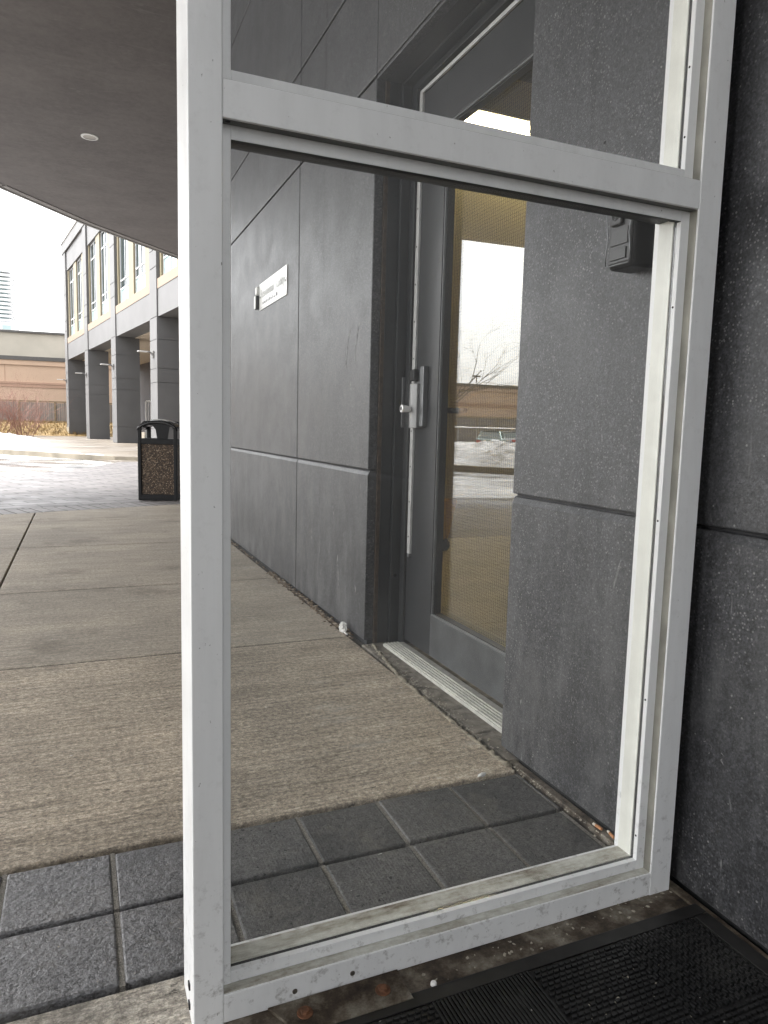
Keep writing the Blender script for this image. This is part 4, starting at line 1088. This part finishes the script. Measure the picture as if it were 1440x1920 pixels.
# ================================================================== parked cars
def car(name, x, y, rz, paint, label, z0=-.45):
    e = empty(name, (x, y, z0), rz, label, 'car', 'parked cars in the far lot')
    Lc, Wc = 4.7, .88
    prof = [(-2.33, .35), (-2.35, .62), (-2.28, .92), (-1.55, .98), (1.0, .95), (1.9, .82), (2.28, .68), (2.32, .38), (2.2, .25), (-2.2, .25)]
    def skin(prof_, wfun, mat, nm, parent, bev=.03):
        g = MB(); secs = []
        for s in (-1, -.93, .93, 1):
            k = 1 if abs(s) < .95 else .0
            secs.append([g.bm.verts.new((px, s*wfun(px, pz), pz if abs(s) < .95 else .5+(pz-.5)*.9)) for px, pz in prof_])
        n = len(prof_)
        for A, B in zip(secs, secs[1:]):
            for i in range(n): g.bm.faces.new((A[i], A[(i+1) % n], B[(i+1) % n], B[i]))
        g.bm.faces.new(secs[0]); g.bm.faces.new(secs[-1][::-1])
        return g.build(nm, mat, parent, bevel=bev, local=True, smooth=False)
    body = skin(prof, lambda a, b: Wc, paint, 'body', e)
    g = MB(); lo = [(-1.75, .96), (1.15, .94)]
    pr = [(-1.85, .95), (-1.15, 1.40), (-.6, 1.46), (.15, 1.43), (1.15, .93)]
    A = [g.bm.verts.new((px, -(.80 if pz < 1.1 else .60), pz)) for px, pz in pr]; B = [g.bm.verts.new((px, (.80 if pz < 1.1 else .60), pz)) for px, pz in pr]
    g.bm.faces.new(A); g.bm.faces.new(B[::-1])
    for i in range(5): g.bm.faces.new((A[i], A[(i+1) % 5], B[(i+1) % 5], B[i]))
    g.build('window', 'carglass', e, local=True, bevel=.03)
    g = MB(); g.prism([(-1.1, -.57), (.1, -.57), (.1, .57), (-1.1, .57)], 1.445, 1.475)
    for s in (-1, 1):
        g.tube([(-1.83, s*.79, .97), (-1.13, s*.60, 1.43), (-.5, s*.585, 1.47), (.15, s*.60, 1.45), (1.12, s*.79, .96)], .035, 6); g.tube([(-.45, s*.80, .97), (-.40, s*.60, 1.45)], .035, 6)
    g.build('roof', paint, e, local=True)
    for s in (-1, 1):
        MB().box(-2.37, -2.25, s*.80-(.28 if s > 0 else 0), s*.80+(.28 if s < 0 else 0), .70, .86).build('tail_light', 'tail', e, local=True, bevel=.02)
        MB().box(2.18, 2.30, s*.80-(.25 if s > 0 else 0), s*.80+(.25 if s < 0 else 0), .62, .74).build('headlight', 'winframe', e, local=True, bevel=.02)
    MB().box(-2.40, -2.2, -.84, .84, .30, .60).build('bumper', 'darkbumper', e, local=True, bevel=.04)
    MB().box(-2.415, -2.40, -.26, .26, .44, .58).build('number_plate', 'winframe', e, local=True)
    for a in (-1.4, 1.4):
        for s in (-1, 1):
            wh = MB().cyl((a, s*.72, .32), (a, s*.90, .32), .32, n=24).build('wheel', 'tyre', e, local=True, bevel=.02)
            MB().cyl((a, s*.88, .32), (a, s*.91, .32), .20, n=16).build('rim', 'winframe', wh, local=True)
x, y = mir(31.7, 50); car('parked_car', x, y, R(128), 'carpaint', 'silver green sedan seen from behind over the snow heap')
x, y = mir(33.4, 58); car('parked_car', x, y, R(140), 'carpaint2', 'pale car parked behind the silver green sedan')
# low metal railing in the lot
mr = empty('metal_railing', (-28, 47, -.45), label='thin pale metal railing across the car park', cat='railing')
g = MB(); g.tube([(-50+28, 57-47, 1.75), (-12+28, 49-47, 1.75)], .04, 6); g.build('top_rail', 'steel', mr, local=True)
for k in range(20):
    t = k/19; MB().tube([(-22+38*t, 10-8*t, 0), (-22+38*t, 10-8*t, 1.75)], .03, 6).build('post', 'steel', mr, local=True)
